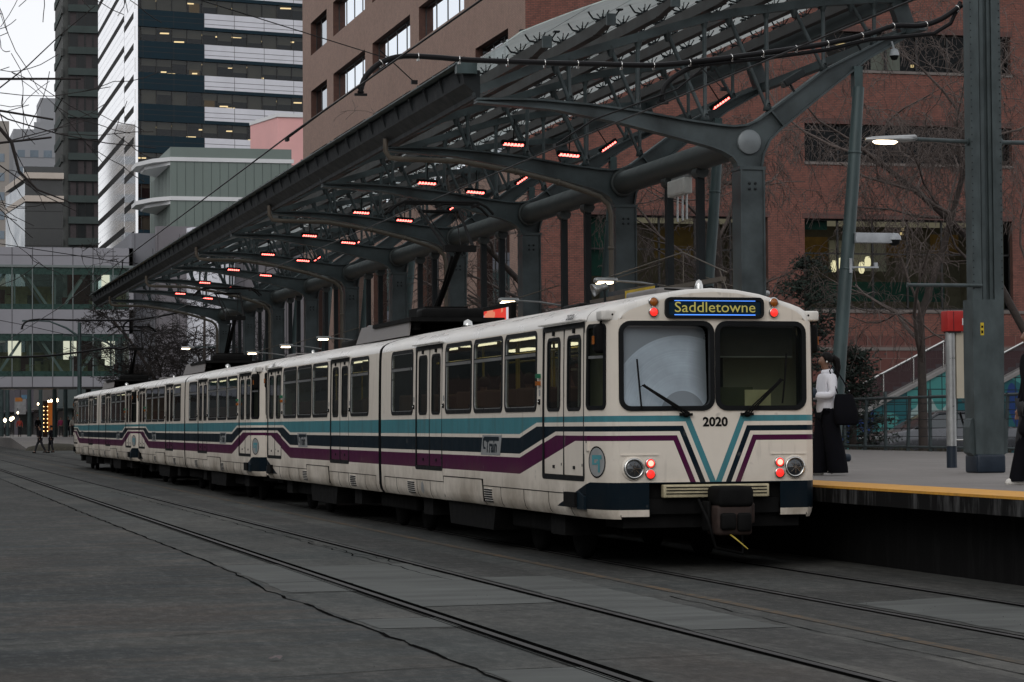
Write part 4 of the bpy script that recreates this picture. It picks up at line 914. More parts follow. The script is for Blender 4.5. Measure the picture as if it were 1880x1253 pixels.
# flip: outward must be -x
b.v = [(2*BX-x, y, z) if x < BX-1e-4 else (x, y, z) for x, y, z in b.v]
ch(b.build('west_wall', [m_brickW, m_reveal]), brick)
for wi, (a, c, e, f) in enumerate(WH):
    b = MB(); y0, y1 = BY+WL-c, BY+WL-a; xg = BX+.38
    dark = cols[wi//4][0] in (102.95, 147.5) if wi < 20 else True
    b.quad((xg, y0, e), (xg, y1, e), (xg, y1, f), (xg, y0, f), 0)
    n = 4 if y1-y0 > 8 else 3
    for k in range(n+1): yy = y0+(y1-y0)*k/n; b.box(xg-.03, yy-.03, e, xg, yy+.03, f, 1)
    for v in (e, f-.06)+((e+3, e+6) if f-e > 5 else ()): b.box(xg-.04, y0, v, xg, y1, v+.06, 1)
    if wi >= 20: b.box(BX+.35, y0, 4.9, BX+.42, y1, 5.6, 2); [b.box(BX-.05, y0+(y1-y0)*q-.5, 1.2, BX+.34, y0+(y1-y0)*q+.5, 10.8, 3) for q in ((.5,) if n > 3 else ())]
    ch(b.build('window', [m_wwest if dark else m_wmir, m_mull, m_teal_in, m_brickW]), brick)
b = MB(); b.box(BX+.9, BY+6.5, 0, BX+45, BY+WL, 33.9); b.quad((BX, BY+WL, 0), (BX+45, BY+WL, 0), (BX+45, BY+WL, 34), (BX, BY+WL, 34)); ch(b.build('core', m_reveal), brick)
# ---- office tower with white and navy bands
K = 1.5; TX, TYY = 30.75, 300.0; ang = radians(12); du = (cos(ang), sin(ang))
tower = thing('office_tower', 'tall office tower with alternating white and navy bands and lit offices', 'building', (TX, TYY, 0))
zt = lambda z: 1.57+(z-1.57)*K
m_navyb = sm('navy_cladding', (.006, .020, .030), .5, 0, .12, .5, spec=.15); m_silver = sm('silver_cladding', (.60, .61, .66), .4, .0, .07, .5)
m, b_ = newmat('white_cladding'); v, x, y, z = coords(); n = noise(v, .2, 3); setp(b_, mixc(ramp(n, .3, .7), (.86, .87, .90), (.95, .95, .97)), .07, .6); m_wclad = m
m_wapt = sm('apartment_glass', (.012, .014, .015), .3, 0, .3, .3, spec=.25); m_curt = sm('dull_curtain', (.045, .038, .040), .9)
m_blind = sm('window_blind', (.20, .18, .155), .8, 0, .25, .2); 
z0 = zt(36.14); st = 3.92; W_ = 34; rnd = random.Random(3)
TP = lambda u, v, d=0: (TX+du[0]*u-du[1]*d, TYY+du[1]*u+du[0]*d, v)
bw = MB(); bg_ = MB(); seg = 8.95
for k in range(-3, 14):
    t = z0-k*st; bt = t-2.15; wb = bt-1.77
    for (u0, u1, mt) in ((0, seg, 0), (seg, W_, 1)):
        bw.quad(TP(u0, bt), TP(u1, bt), TP(u1, t-(0 if mt == 0 else .25)), TP(u0, t-(0 if mt == 0 else .25)), mt)
        if mt: bw.quad(TP(u0, t-.25, -.0), TP(u1, t-.25), TP(u1, t), TP(u0, t), 1); bw.quad(TP(u0, bt, -.01), TP(u1, bt, -.01), TP(u1, bt+.42, -.01), TP(u0, bt+.42, -.01), 0)
        for v in (t-.75, t-1.35): bw.quad(TP(u0, v, -.012), TP(u1, v, -.012), TP(u1, v+.05, -.012), TP(u0, v+.05, -.012), 2)
    for u in range(0, 34, 4): bw.quad(TP(u+.95, bt, -.014), TP(u+1.0, bt, -.014), TP(u+1.0, t, -.014), TP(u+.95, t, -.014), 2)
    for v in (bt, wb+.0): bw.quad(TP(0, v), TP(W_, v), TP(W_, v, .3), TP(0, v, .3), 0)
    ch((lambda g: (g.quad(TP(0, wb, .28), TP(W_, wb, .28), TP(W_, bt, .28), TP(0, bt, .28), 0), [g.beam(TP(u*2+.8, wb, .24), TP(u*2+.8, bt, .24), .09, .09, 1, (0, 1, 0)) for u in range(17)], g)[-1])(MB()).build('window_band', [m_wdark2, m_mull]), tower)
    g = MB(); g.quad(TP(1.6, wb-.6, 4.5), TP(W_, wb-.6, 4.5), TP(W_, bt+.6, 4.5), TP(1.6, bt+.6, 4.5), 2); g.quad(TP(.3, bt+.1, .3), TP(W_, bt+.1, .3), TP(W_, bt+.1, 4.5), TP(1.4, bt+.1, 4.5), 2)
    for u in range(17):
        q = rnd.random(); h = 1.77 if q < .38 else (rnd.choice([.5, .9, 1.1]) if q < .8 else 0)
        if h: g.quad(TP(u*2+.82-2*(u > 0), bt-h, .42), TP(u*2+.78, bt-h, .42), TP(u*2+.78, bt, .42), TP(u*2+.82-2*(u > 0), bt, .42), 0)
        if rnd.random() < (.55 if k > 0 else .7): uu = u*2+1.2+rnd.uniform(-.6, .6); dd = rnd.uniform(.8, 1.6) if rnd.random() < .6 else 2.5; zz = bt-rnd.choice([.25, .5, 1.5]); g.box(*TP(uu, zz, dd), TP(uu+rnd.uniform(.3, 1.3), 0)[0], TP(0, 0, dd)[1]+.3+uu*du[1], zz+.13, 1)
        if u > 1 and rnd.random() < .12: g.quad(TP(u*2, bt-1.77, 3), TP(u*2+1.4, bt-1.77, 3), TP(u*2+1.4, bt, 3), TP(u*2, bt, 3), 3)
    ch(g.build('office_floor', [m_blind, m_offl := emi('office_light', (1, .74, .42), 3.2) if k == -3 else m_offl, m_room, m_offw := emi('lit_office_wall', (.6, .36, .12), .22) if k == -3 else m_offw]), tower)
ch(bw.build('front_cladding', [m_navyb, m_silver, m_mull]), tower)
b = MB(); XW = TX
for k in range(-3, 14):
    t = z0-k*st
    for (y0, y1, off, x) in ((TYY, TYY+14, .9, XW), (TYY+14, TYY+52, -.6, XW-.03)):
        tt = t-off
        b.quad((x, y0, tt-3.05), (x, y1, tt-3.05), (x, y1, tt), (x, y0, tt), 0)
        b.quad((x+.02, y0, tt-3.92), (x+.02, y1, tt-3.92), (x+.02, y1, tt-3.05), (x+.02, y0, tt-3.05), 1)
        b.quad((x, y0, tt-3.05), (x, y1, tt-3.05), (x+.02, y1, tt-3.05), (x+.02, y0, tt-3.05), 1)
        b.quad((x, y0, tt), (x, y1, tt), (x+.02, y1, tt), (x+.02, y0, tt), 0)
        for q in (1.0, 2.0): b.quad((x-.01, y0, tt-q), (x-.01, y1, tt-q), (x-.01, y1, tt-q+.04), (x-.01, y0, tt-q+.04), 2)
        b.quad((x, y0, tt-3.05), (x+.02, y0, tt-3.05), (x+.02, y0, tt), (x, y0, tt), 0)
    b.box(XW-.02, TYY-.01, t-3.92, XW+.3, TYY+1.9, t, 0)
ch(b.build('side_cladding', [m_wclad, m_blk, m_silver]), tower)
b = MB(); b.box(TX+.45, TYY+8, 0, TX+30, TYY+52, zt(40)); b.box(TX+2, TYY+5, 0, TX+30, TYY+9, 14); ch(b.build('core', m_room), tower)
# ---- concrete apartment tower behind
K2 = 420/260; m_gt = sm('grey_green_concrete', (.052, .066, .064), .85, 0, .15, .4, spec=.1); m_gts = sm('rough_concrete_side', (.062, .066, .064), .9, 0, .25, 1)
gx0, gx1, gy = 18.84*K2, 22.9*K2, 420
apt = thing('apartment_tower', 'slim dark grey-green concrete apartment tower left of the white banded tower', 'building', (gx0, gy, 0))
b = MB(); w = MB(); zk = lambda z: 1.57+(z-1.57)*K2; z0 = zk(46.71); stp = 2.27*K2
b.box(gx0+.3, gy+1.0, 0, gx1+6, gy+20, 115, 0)
for k in range(-4, 25):
    t = z0-k*stp; b.box(gx0+1.15, gy, t-1.2, gx1+6, gy+.99, t, 1); b.box(gx0+.0, gy+.99-.4, t-1.5, gx0+.34, gy+3, t-.2, 0); b.box(gx0+.12, gy+4, t-1.5, gx0+.31, gy+20, t-.2, 1)
    w = MB(); w.quad((gx0+1.2, gy+.5, t-stp), (gx1+6, gy+.5, t-stp), (gx1+6, gy+.5, t-1.2), (gx0+1.2, gy+.5, t-1.2), 0)
    for u in range(5): w.box(gx0+1.3+u*1.35, gy+.42, t-stp, gx0+1.38+u*1.35, gy+.5, t-1.2, 1)
    for u in range(4):
        if rnd.random() < .7: w.quad((gx0+1.5+u*1.35, gy+.48, t-stp), (gx0+2.2+u*1.35+.3, gy+.48, t-stp), (gx0+2.2+u*1.35+.3, gy+.48, t-1.3), (gx0+1.5+u*1.35, gy+.48, t-1.3), 2)
    if t > 20: ch(w.build('window_band', [m_wapt, m_mull, m_curt]), apt)
ch(b.build('walls', [m_gts, m_gt]), apt)
# ---- balcony block and distant towers at the left edge
KB = 300/270
bal = thing('balcony_building', 'cream banded building with dark glass and wide balconies at the left edge', 'building', (17.3, 300, 0))
b = MB(); m_cream = sm('cream_concrete', (.46, .41, .36), .8, 0, .1, .5); m_bglass = sm('black_glass', (.012, .014, .014), .2, 0, .2, .3, spec=.6)
zb = lambda z: 1.57+(z-1.57)*KB
b.box(17.35, 300.4, 0, 21.9, 330, zb(29.2), 1)
for z in (28.96, 26.42): b.prism([(15.8, 318, zb(z)), (17.3, 299.2, zb(z)), (21.95, 299.2, zb(z)), (21.95, 318, zb(z))], (0, 0, (.65)*KB), 0)
b.box(17.2, 300, zb(28.9)+.9, 21.9, 302, zb(28.9)+1.6, 1)
for k in range(7): b.box(17.30, 300.35, zb(14+k*1.9), 21.9, 300.4, zb(14+k*1.9)+.08, 2)
b.prism([(15.9, 318, 0), (17.34, 300.4, 0), (17.34, 318, 0)], (0, 0, zb(28.5)), 3)
ch(b.build('walls', [m_cream, m_bglass, m_mull, m_bgl2 := sm('pale_blue_glass', (.16, .20, .24), .25, 0, .15, .3)]), bal)
for nm, lab, x0, x1, y, zt_, cc in (('distant_tower', 'pale beige tower cut off by the left edge of the view', 10, 21.6, 420, 54.0, (.27, .25, .23)), ('distant_tower', 'far grey stepped tower with a tall slab on its roof, below the bare branches', 25.5, 42, 480, 61.5, (.27, .28, .30))):
    r = thing(nm, lab, 'building', (x0, y, 0), 0); b = MB(); mm = sm(nm+str(x0), cc, .8, 0, .08, .1)
    if x0 < 20: b.box(x0, y, 0, x1, y+15, zt_, 0)
    else: b.box(x0, y, 0, x1, y+15, zt_-1.5, 0); b.box(x0-2, y+1, 0, x0+8, y+15, zt_-4, 0); b.box(x0+5.3, y+2, 0, x1, y+14, zt_+5.0, 0); b.box(x0+4, y+.5, 0, x0+8, y+1, zt_, 0)
    ch(b.build('walls', mm), r)
    for k in range(10):
        z = zt_-7-k*3.3; w = MB(); w.box(x0+.8, y-.08, z, x1-.8, y-.02, z+1.4, 0)
        for u in range(int((x1-x0-2)/2.6)): w.box(x0+2.2+u*2.6, y-.12, z-.02, x0+3.2+u*2.6, y-.081, z+1.42, 1)
        ch(w.build('window_band', [m_bgl2, mm]), r)
# ---- green panel building with white bands, and the pink one
K3 = 230/165; m_grnp = sm('green_panel', (.145, .18, .165), .7, 0, .06, .4); m_wband = sm('white_band', (.60, .61, .62), .6, 0, .06, .4)
gx, gy2 = 19.28*K3, 230; zg = lambda z: 1.57+(z-1.57)*K3
r = thing('green_panel_building', 'low sage green panelled building with white horizontal bands', 'building', (gx, gy2, 0))
b = MB(); b.box(gx, gy2, 0, 38.5, gy2+18, zg(20.68), 0)
for k in range(18): b.box(gx+.6+k*.82, gy2-.02, zg(14), gx+.63+k*.82, gy2, zg(19.7), 2)
for k in range(14): b.box(gx-.02, gy2+.6+k*1.2, zg(14), gx, gy2+.75+k*1.2, zg(19.4), 2)
ch(b.build('walls', [m_grnp, m_wband, m_dkg := sm('panel_joint', (.05, .065, .06), .8)]), r)
for z in (19.71, 17.03):
    b = MB(); b.box(gx-.05, gy2-.12, zg(z), 38.7, gy2, zg(z+.27), 0); b.prism([(gx, gy2-.12, zg(z)), (gx, gy2+14, zg(z)), (gx-2.7, gy2+10, zg(z)), (gx-2.7, gy2+5.5, zg(z)), (gx-1.5, gy2+1.8, zg(z))], (0, 0, .27*K3), 0)
    b.prism([(gx, gy2+.2, zg(z)-.35), (gx, gy2+12, zg(z)-.35), (gx-1.9, gy2+9, zg(z)-.35), (gx-1.9, gy2+5, zg(z)-.35)], (0, 0, .33), 0); ch(b.build('canopy_slab', m_wband), r)
r = thing('pink_building', 'pale pink blank-walled rooftop block between the tower and the brick building', 'building', (28.63*1.405, 260, 0)); x0 = 28.63*1.405
b = MB(); m_pink = sm('pink_render', (.66, .36, .35), .8, 0, .06, .3); b.box(x0+1.8, 260, 0, x0+12, 275, 35.2, 0); b.prism([(x0, 268, 0), (x0+1.8, 260, 0), (x0+1.8, 268, 0)], (0, 0, 35.2), 0); b.box(x0+1.7, 259.8, 35.2, x0+12, 275, 35.6, 1); b.prism([(x0-.1, 268, 35.2), (x0+1.7, 259.8, 35.2), (x0+1.7, 268, 35.2)], (0, 0, .4), 1)
b.box(x0+3.5, 259.85, 20, x0+12, 260, 29.2, 1); ch(b.build('walls', [m_pink, m_wband]), r)
# ---- skywalk bridge
sk = thing('skywalk_bridge', 'two-level glazed grey skywalk bridge crossing the street at the left', 'bridge', (12, 190, 0))
m_skp = sm('skywalk_panel', (.29, .29, .32), .55, 0, .07, .3); m_skg = glass('skywalk_glass', (.72, .82, .78), .02, .7, 1.5, .12, (.10, .14, .13)); m_fr = sm('frame_paint', (.17, .20, .20), .5, 0, .1, 1); m_skgt = sm('teal_spandrel', (.045, .085, .08), .3)
XA, XB = -16, 19.3
b = MB()
for z0, z1 in ((14.18, 15.55), (8.84, 10.73), (4.73, 5.53)): b.box(XA, 190, z0, XB, 194.5, z1, 0)
b.box(XA, 189.93, 14.0, XB, 190, 14.18, 2); b.box(XB-.35, 190, 4.73, XB, 194.5, 15.55, 0); b.box(XA, 189.9, 4.6, XB, 194.5, 4.73, 1)
for k in range(24):
    x = 9.99-1.545*14+1.545*k; b.box(x-.02, 189.985, 8.84, x+.02, 190, 10.73, 1); b.box(x-.02, 189.985, 14.18, x+.02, 190, 15.55, 1); b.box(x-.02, 189.985, 4.73, x+.02, 190, 5.53, 1)
b.box(XA, 189.985, 14.9, XB, 190, 14.94, 1)
ch(b.build('panels', [m_skp, m_mull, m_fr]), sk)
for z0, z1 in ((10.73, 14.0), (5.53, 8.84)):
    b = MB(); b.quad((XA, 190.05, z0), (XB-.35, 190.05, z0), (XB-.35, 190.05, z1), (XA, 190.05, z1), 0); b.quad((XA, 194.4, z0), (XB-.35, 194.4, z0), (XB-.35, 194.4, z1), (XA, 194.4, z1), 0)
    b.box(XA, 190.06, z0, XB-.35, 190.12, z0+.42, 1); b.box(XA, 190.06, z1-.55, XB-.35, 190.12, z1, 1)
    for k in range(24): x = 9.99-1.545*14+1.545*k; (b.box(x-.035, 189.98, z0, x+.035, 190.1, z1, 2) if x < XB-.4 else 0)
    ch(b.build('glazing', [m_skg, m_skgt, m_fr]), sk)
    b = MB()
    for k in range(-4, 6):
        xa = 7.6+k*3.09+(0 if z0 > 9 else 1.2); a_, c_ = ((xa, z1), (xa+2.2, z0)) if k % 2 else ((xa+2.2, z1), (xa, z0))
        if max(a_[0], c_[0]) < XB-.3:
            for yy in (190.5, 194.0): b.beam((a_[0], yy, a_[1]), (c_[0], yy, c_[1]), .16, .2); b.beam((xa+2.6, yy, z0), (xa+2.6, yy, z1), .14, .14)
    ch(b.build('truss', m_fr), sk)
    b = MB(); rr = random.Random(int(z0))
    for k in range(16): x = rr.uniform(8, 18.5); h = rr.uniform(.5, 1.6); b.box(x, 192+rr.random(), z0+.1, x+rr.uniform(.4, 1.5), 193.4, z0+.1+h, rr.choice([0, 0, 1, 2]))
    for k in range(3): x = (9.9, 14.2, 17.2)[k]; b.box(x, 193.9, z0+.3, x+(1.0 if z0 < 9 else .6), 194.3, z1-.3, 3) if z0 < 9 or k == 2 else 0
    for k in range(9): b.box(-14+k*4, 191.6, z1-.04, -12.6+k*4, 193.2, z1-.01, 3)  # glowing ceiling strips added to brighten the skywalk interior
    b.box(9.0, 194.0, z0, 13.6, 194.05, z0+2.0, 0); b.box(14.5, 194.0, z0, 16.5, 194.05, z1, 2)
    ch(b.build('furniture', [sm('olive_box', (.15, .14, .075), .9), m_room, m_darkred := sm('dark_red_wall', (.07, .02, .02), .9), m_lit := emi('lit_doorway_and_fill', (1, .90, .74), 1.25) if z0 > 9 else m_lit]), sk)
# ---- concrete block right of the skywalk, with a stair drum
r = thing('concrete_block_building', 'plain grey concrete building with a round stair tower beyond the end of the canopy', 'building', (19.5, 192, 0))
b = MB(); b.box(19.35, 192, 0, 60, 210, 16.9, 0); b.box(21.2, 191.0, 0, 60, 192, 17.4, 1)
for k in range(24): b.box(19.6+k*1.7, 191.985 if k < 1 else 190.985, 0, 19.63+k*1.7, 192, 16.8, 2)
ch(b.build('walls', [m_cb1 := sm('concrete_blue_grey', (.19, .195, .215), .8, 0, .12, .3), m_cb2 := sm('concrete_violet_grey', (.19, .18, .195), .8, 0, .12, .3), m_mull]), r)
b = MB(); b.lathe([(1.9, 0), (1.9, 17.2), (0, 17.3)], (25.4, 190.4, 0), (0, 0, 1), 32, 0); ch(b.build('stair_drum', m_silver), r)
r = thing('glass_pyramid', 'small glass pyramid skylight just above the canopy edge', 'skylight', (28.5, 205, 0))
b = MB(); b.add([(27, 203, 17.4), (32, 203, 17.4), (32, 208, 17.4), (27, 208, 17.4), (29.5, 205.5, 20.0)], [(0, 1, 4), (1, 2, 4), (2, 3, 4), (3, 0, 4)]); ch(b.build('panes', m_bgl2), r)
b = MB(); [b.tube([q, (29.5, 205.5, 20.0)], .06, 5) for q in ((27, 203, 17.4), (32, 203, 17.4), (32, 208, 17.4), (29, 203, 17.4), (30.5, 203, 17.4))]; ch(b.build('glazing_bars', m_fr), r)
# ---- near-side street buildings outside the view, plus blocks added to darken reflections
for i, (x0, y0, x1, y1, h) in enumerate(((-46, 40, -26, 95, 17), (-46, 100, -24, 170, 24), (-46, 196, -24, 330, 22), (21, -85, 135, -56, 31), (-46, -30, -28, 30, 14), (-60, 340, -18, 700, 30), (-40, 760, 90, 790, 40))):
    r = thing('office_block', ['brown brick office block across the street', 'grey concrete office block across the street', 'tan stone office block far across the street', 'unseen brick block added behind the camera to darken windscreen reflections', 'low brown block beside the camera', 'long block added far down the street to darken tram window reflections', 'wide block added at the far street end to darken reflections'][i], 'building', (x0, y0, 0))
    b = MB(); b.box(x0, y0, 0, x1, y1, h, 0)
    for k in range(int(h/4)): b.box(x1, y0+1, 2+k*4, x1+.02, y1-1, 3.9+k*4, 1); b.box(x0+1, y1, 2+k*4, x1-1, y1+.02, 3.9+k*4, 1)
    ch(b.build('walls', [m_reveal if i % 2 else m_gts, m_bglass]), r)
# ============================================================ POLES AND WIRES
m_galv = sm('galvanised_steel', (.055, .071, .074), .5, .25, .3, 5, (1, 1, .5))
r = thing('catenary_pole', 'tall grey-green riveted steel pole with navy base at the right of the platform', 'pole', (14.57, 30.2, PZ)); b = MB()
for x in (-.19, .13): b.box(x, -.12, .55, x+.075, .12, 8.2, 0); b.box(x-.03, -.135, 2.3, x+.105, -.12, 8.2, 0)
b.box(-.11, -.05, .5, .13, .05, 8.2, 0); b.box(-.06, -.10, .55, -.005, -.05, 8.2, 0); b.box(.05, -.10, .55, .10, -.05, 8.2, 0)
b.prism([(-.21, -.15, .25), (.20, -.15, .25), (.225, -.15, 1.9), (.225, -.15, 2.35), (-.235, -.15, 2.35), (-.235, -.15, 1.1)], (0, .3, 0), 0)
for z in range(60):
    for x in (-.205, .215): b.cbox(x, -.137, 2.5+z*.095, .016, .006, .016, 1)
for sx in (-1, 1): b.prism([(sx*.20, -.1, .22), (sx*.28, -.1, .28), (sx*.285, -.1, .62), (sx*.26, -.1, .72), (sx*.20, -.1, .76)], (0, .2, 0), 0)
b.bevbox(-.215, -.2, 0, .205, .2, .25, .03, 2)
b.build('shaft', [m_galv, m_dark, m_navyp], r); b = MB(); b.cbox(-.10, -.152, 1.95, .05, .004, .17); b.cbox(-.10, -.1545, 1.98, .03, .002, .03, 1); b.cbox(-.10, -.1545, 1.91, .03, .002, .04, 1); b.build('yellow_plate', [sm('yellow_sticker', (.45, .33, .02), .5), m_blk], r)
r2 = thing('street_lamp', 'lit street lamp on a horizontal arm of the riveted pole at the right', 'lamp', (14.57, 30.2, 5.38))
b = MB(); b.tube([(-1.02, 0, .02), (-.2, 0, .0)], .028, 8); b.tube([(-.22, 0, 0), (.26, 0, 0)], .05, 8); b.tube([(.2, 0, 0), (2.4, 0, .03)], .03, 8); b.lathe([(.06, -.03), (.06, .03)], (.27, 0, 0), (1, 0, 0), 8); b.build('arm', m_galv, r2)
b = MB(); L_ = [(-1.70, .0, .02, .02), (-1.6, .0, .07, .04), (-1.4, .0, .11, .055), (-1.15, .0, .12, .07), (-.98, .02, .09, .06)]
V = []
for x, zc, w, h in L_: V += [(x, -w, zc-.01), (x, -w*.6, zc+h*.7), (x, 0, zc+h), (x, w*.6, zc+h*.7), (x, w, zc-.01), (x, 0, zc-.03)]
b.add(V, [(i*6+k, i*6+(k+1) % 6, (i+1)*6+(k+1) % 6, (i+1)*6+k) for i in range(4) for k in range(6)]+[tuple(range(24, 30))], 0, True); b.build('lamp_head', m_alu, r2)
b = MB(); b.lathe([(0, -.05), (.06, -.04), (.085, 0)], (-1.42, 0, -.015), (0, 0, 1), 16); b.v = [((x+1.42)*2.4-1.42, y, z) for x, y, z in b.v]; b.build('lit_lens', m_lamp, r2)
r2 = thing('crossarm', 'thin bare horizontal steel bar sticking out left from the riveted pole', 'pole arm', (14.57, 30.2, 3.41)); b = MB(); b.tube([(-1.17, -.1, 0), (-.1, -.16, 0)], .025, 8); b.tube([(-1.17, -.1, 0), (-1.15, -.1, .0)], .032, 8); b.build('bar', m_galv, r2)
# cantilever cables with clamps
def cantilever(name, lab, pts, y, r_=.035, second=None, clamps=True):
    t = thing(name, lab, 'cable arm', (pts[0][0], y, 0)); b = MB()
    from_ = [Vector((x, y, z)) for x, z in pts]
    sp = []
    for i in range(len(from_)-1):
        p0, p1, p2, p3 = from_[max(i-1, 0)], from_[i], from_[i+1], from_[min(i+2, len(from_)-1)]
        for k in range(4): q = k/4; sp.append(.5*((2*p1)+(p2-p0)*q+(2*p0-5*p1+4*p2-p3)*q*q+(-p0+3*p1-3*p2+p3)*q**3))
    sp.append(from_[-1]); b.tube(sp, r_, 8); ch(b.build('cable', m_wire), t)
    if second: b = MB(); b.tube([(x, y+.03, z) for x, z in second], r_*.8, 7); ch(b.build('second_cable', m_wire), t)
    if clamps:
        g = MB()
        acc = 0
        for k in range(1, len(sp)):
            acc += (sp[k]-sp[k-1]).length
            if acc > .44: acc = 0; g.lathe([(r_+.003, -.006), (r_+.010, 0), (r_+.003, .006)], sp[k], tuple(sp[k]-sp[k-1]), 12); g.cbox(sp[k].x, sp[k].y, sp[k].z-r_-.012, .03, .04, .03)
        ch(g.build('clamps', m_chr), t)
    g = MB(); p = from_[0]; g.lathe([(.02, 0), (.05, .02), (.03, .05), (.05, .08), (.03, .11)], p-Vector((0, 0, .05)), (0, 0, 1), 8); g.cbox(p.x, y, p.z-.06, .16, .05, .03); ch(g.build('insulator', m_wire), t)
    return t
cp = [(5.95, 5.85), (6.02, 6.03), (6.22, 6.21), (6.5, 6.30), (6.93, 6.30), (7.4, 6.28), (8.39, 6.275), (9.0, 6.28), (9.88, 6.29), (10.56, 6.37), (11.41, 6.5), (12.34, 6.66), (12.97, 6.82), (13.3, 6.93), (13.7, 6.95), (14.0, 7.05), (14.3, 7.25)]
cantilever('catenary_cantilever', 'thick black bundled cable arm reaching left from the riveted pole over the tracks', cp, 30.2, .036, [(10.4, 6.30), (11.41, 6.43), (12.34, 6.58), (12.97, 6.74), (13.5, 6.80), (13.9, 6.85), (14.15, 7.0), (14.3, 7.3)])
cantilever('catenary_branch', 'curved black cable branch dropping from the cable arm near the canopy column', [(10.01, 5.86), (10.06, 6.04), (10.29, 6.22), (10.56, 6.33), (10.9, 6.40)], 30.25, .035, None, False)
cantilever('far_cable_arm', 'distant curved black cable arm in front of the skywalk', [(6.78, 6.45), (6.95, 6.72), (7.56, 6.86), (9.5, 6.83), (11.92, 6.85), (13.2, 7.0), (14.46, 7.25)], 120, .05, None, False)
cantilever('far_cable_arm', 'short distant cable hook beside the far pantograph', [(11.70, 6.4), (11.75, 6.65), (12.1, 6.9), (12.5, 6.95)], 120.2, .05, None, False)
cantilever('far_cable_arm', 'sagging black cable across the lower level of the skywalk', [(-2, 5.6), (3, 5.0), (7.0, 4.98), (9.0, 5.15), (10.8, 5.4), (11.4, 5.35), (12, 5.6)], 118, .05, None, False)
def wire(name, lab, pts, rad=.009, n=5):
    b = MB(); b.tube(pts, rad, n, 0, False); return tag(b.build(name, m_wire), lab, 'wire')
wire('contact_wire', 'black overhead wire above the empty nearer track, crossing the brick and white towers', [(5.16, -30, 5.25), (5.0, 30, 5.23), (5.3, 75, 5.2), (5.1, 120, 5.2), (5.16, 400, 5.2)], .011)
wire('contact_wire', 'black overhead wire above the tram, touching its pantographs', [(8.72, -30, 5.22), (8.6, 30, 5.20), (8.85, 75, 5.17), (8.6, 120, 5.17), (8.72, 400, 5.17)], .011)
wire('span_wire', 'thin wire slanting from the upper left to the cable arm end', [(6.25, 30.2, 6.28), (1.3, 26, 6.75), (-9, 17, 8.0)], .007)
wire('span_wire', 'thin wire running across the front of the skywalk to the canopy', [(0, 118, 11.2), (11.5, 118, 9.55), (16, 118, 9.3)], .02)
wire('span_wire', 'fine stay wire crossing the lower skywalk towards the far poles', [(0, 118, 7.8), (6.8, 118, 6.5), (9, 118, 6.0)], .015)
for k, (x0, z0, y) in enumerate(((6.3, 6.27, 30.2), (10.5, 6.3, 30.2))):
    b = MB(); tx = (5.05, 8.65)[k]; b.tube([(x0+.1, y, z0), (x0-.3, y, z0-.32), (tx+.4, y, 5.55), (tx+.05, y+.6, 5.28)], .012, 5); b.tube([(x0-.1, y, z0+.1), (x0+.35, y, z0-.3)], .008, 5); b.cbox(x0+.35, y, z0-.3, .08, .05, .05); b.cbox(tx+.05, y+.6, 5.27, .04, .14, .05)
    tag(b.build('wire_hanger', m_wire), ('thin steady rod holding the wire over the nearer track at the cable arm end', 'thin steady rod holding the wire over the tram below the cable branch')[k], 'wire hanger')
b = MB(); b.tube([(11.45, 118, 9.6), (11.45, 118, 9.3), (11.2, 118, 8.7)], .03, 5); b.tube([(11.5, 118, 9.3), (11.9, 118, 8.9)], .02, 5); b.lathe([(0, 0), (.08, .03), (0, .12)], (11.45, 118, 9.6), (0, 0, 1), 8); tag(b.build('wire_hanger', m_wire), 'small insulator on the thin wire in front of the skywalk', 'wire hanger')
# camera on the nearest leaning strut
r = thing('security_camera', 'white security camera on a flat grey arm fixed to the nearest leaning strut', 'camera', (16.9, 40.25, 4.87))
b = MB(); b.bevbox(.02, -.07, -.09, .72, .07, .09, .01); b.build('arm', m_camw := sm('pale_grey_paint', (.30, .32, .34), .5), r)
b = MB(); b.lathe([(0, .10), (.08, .085), (.12, .03), (.13, -.03)], (.78, 0, 0), (0, 0, 1), 20, 0); b.lathe([(.11, -.03), (.09, -.10), (.04, -.13), (0, -.135)], (.78, 0, 0), (0, 0, 1), 16, 1); b.build('dome', [m_camw, m_rub], r)
r = thing('bracket_bar', 'short grey bracket bar on the nearest leaning strut below the camera', 'bracket', (16.85, 40.25, 4.36)); b = MB(); b.box(-.0, -.02, -.03, .52, .02, .0); b.box(.44, -.02, -.0, .50, .02, .07); b.box(-.05, -.04, -.12, .0, .04, .14); b.build('bar', m_camw, r)
r = thing('red_floodlight_lamp', 'small white security camera hanging under the tip of the near canopy arm', 'camera', (17.75, 40.3, 8.2)); r.name = 'security_camera'
b = MB(); b.lathe([(0, .12), (.06, .10), (.09, .02), (.09, -.02)], (0, 0, 0), (0, 0, 1), 14, 0); b.lathe([(.085, -.02), (.05, -.09), (0, -.10)], (0, 0, 0), (0, 0, 1), 12, 1); b.tube([(0, 0, .1), (0, .1, .25)], .02, 6, 0); b.build('dome', [m_camw, m_rub], r)
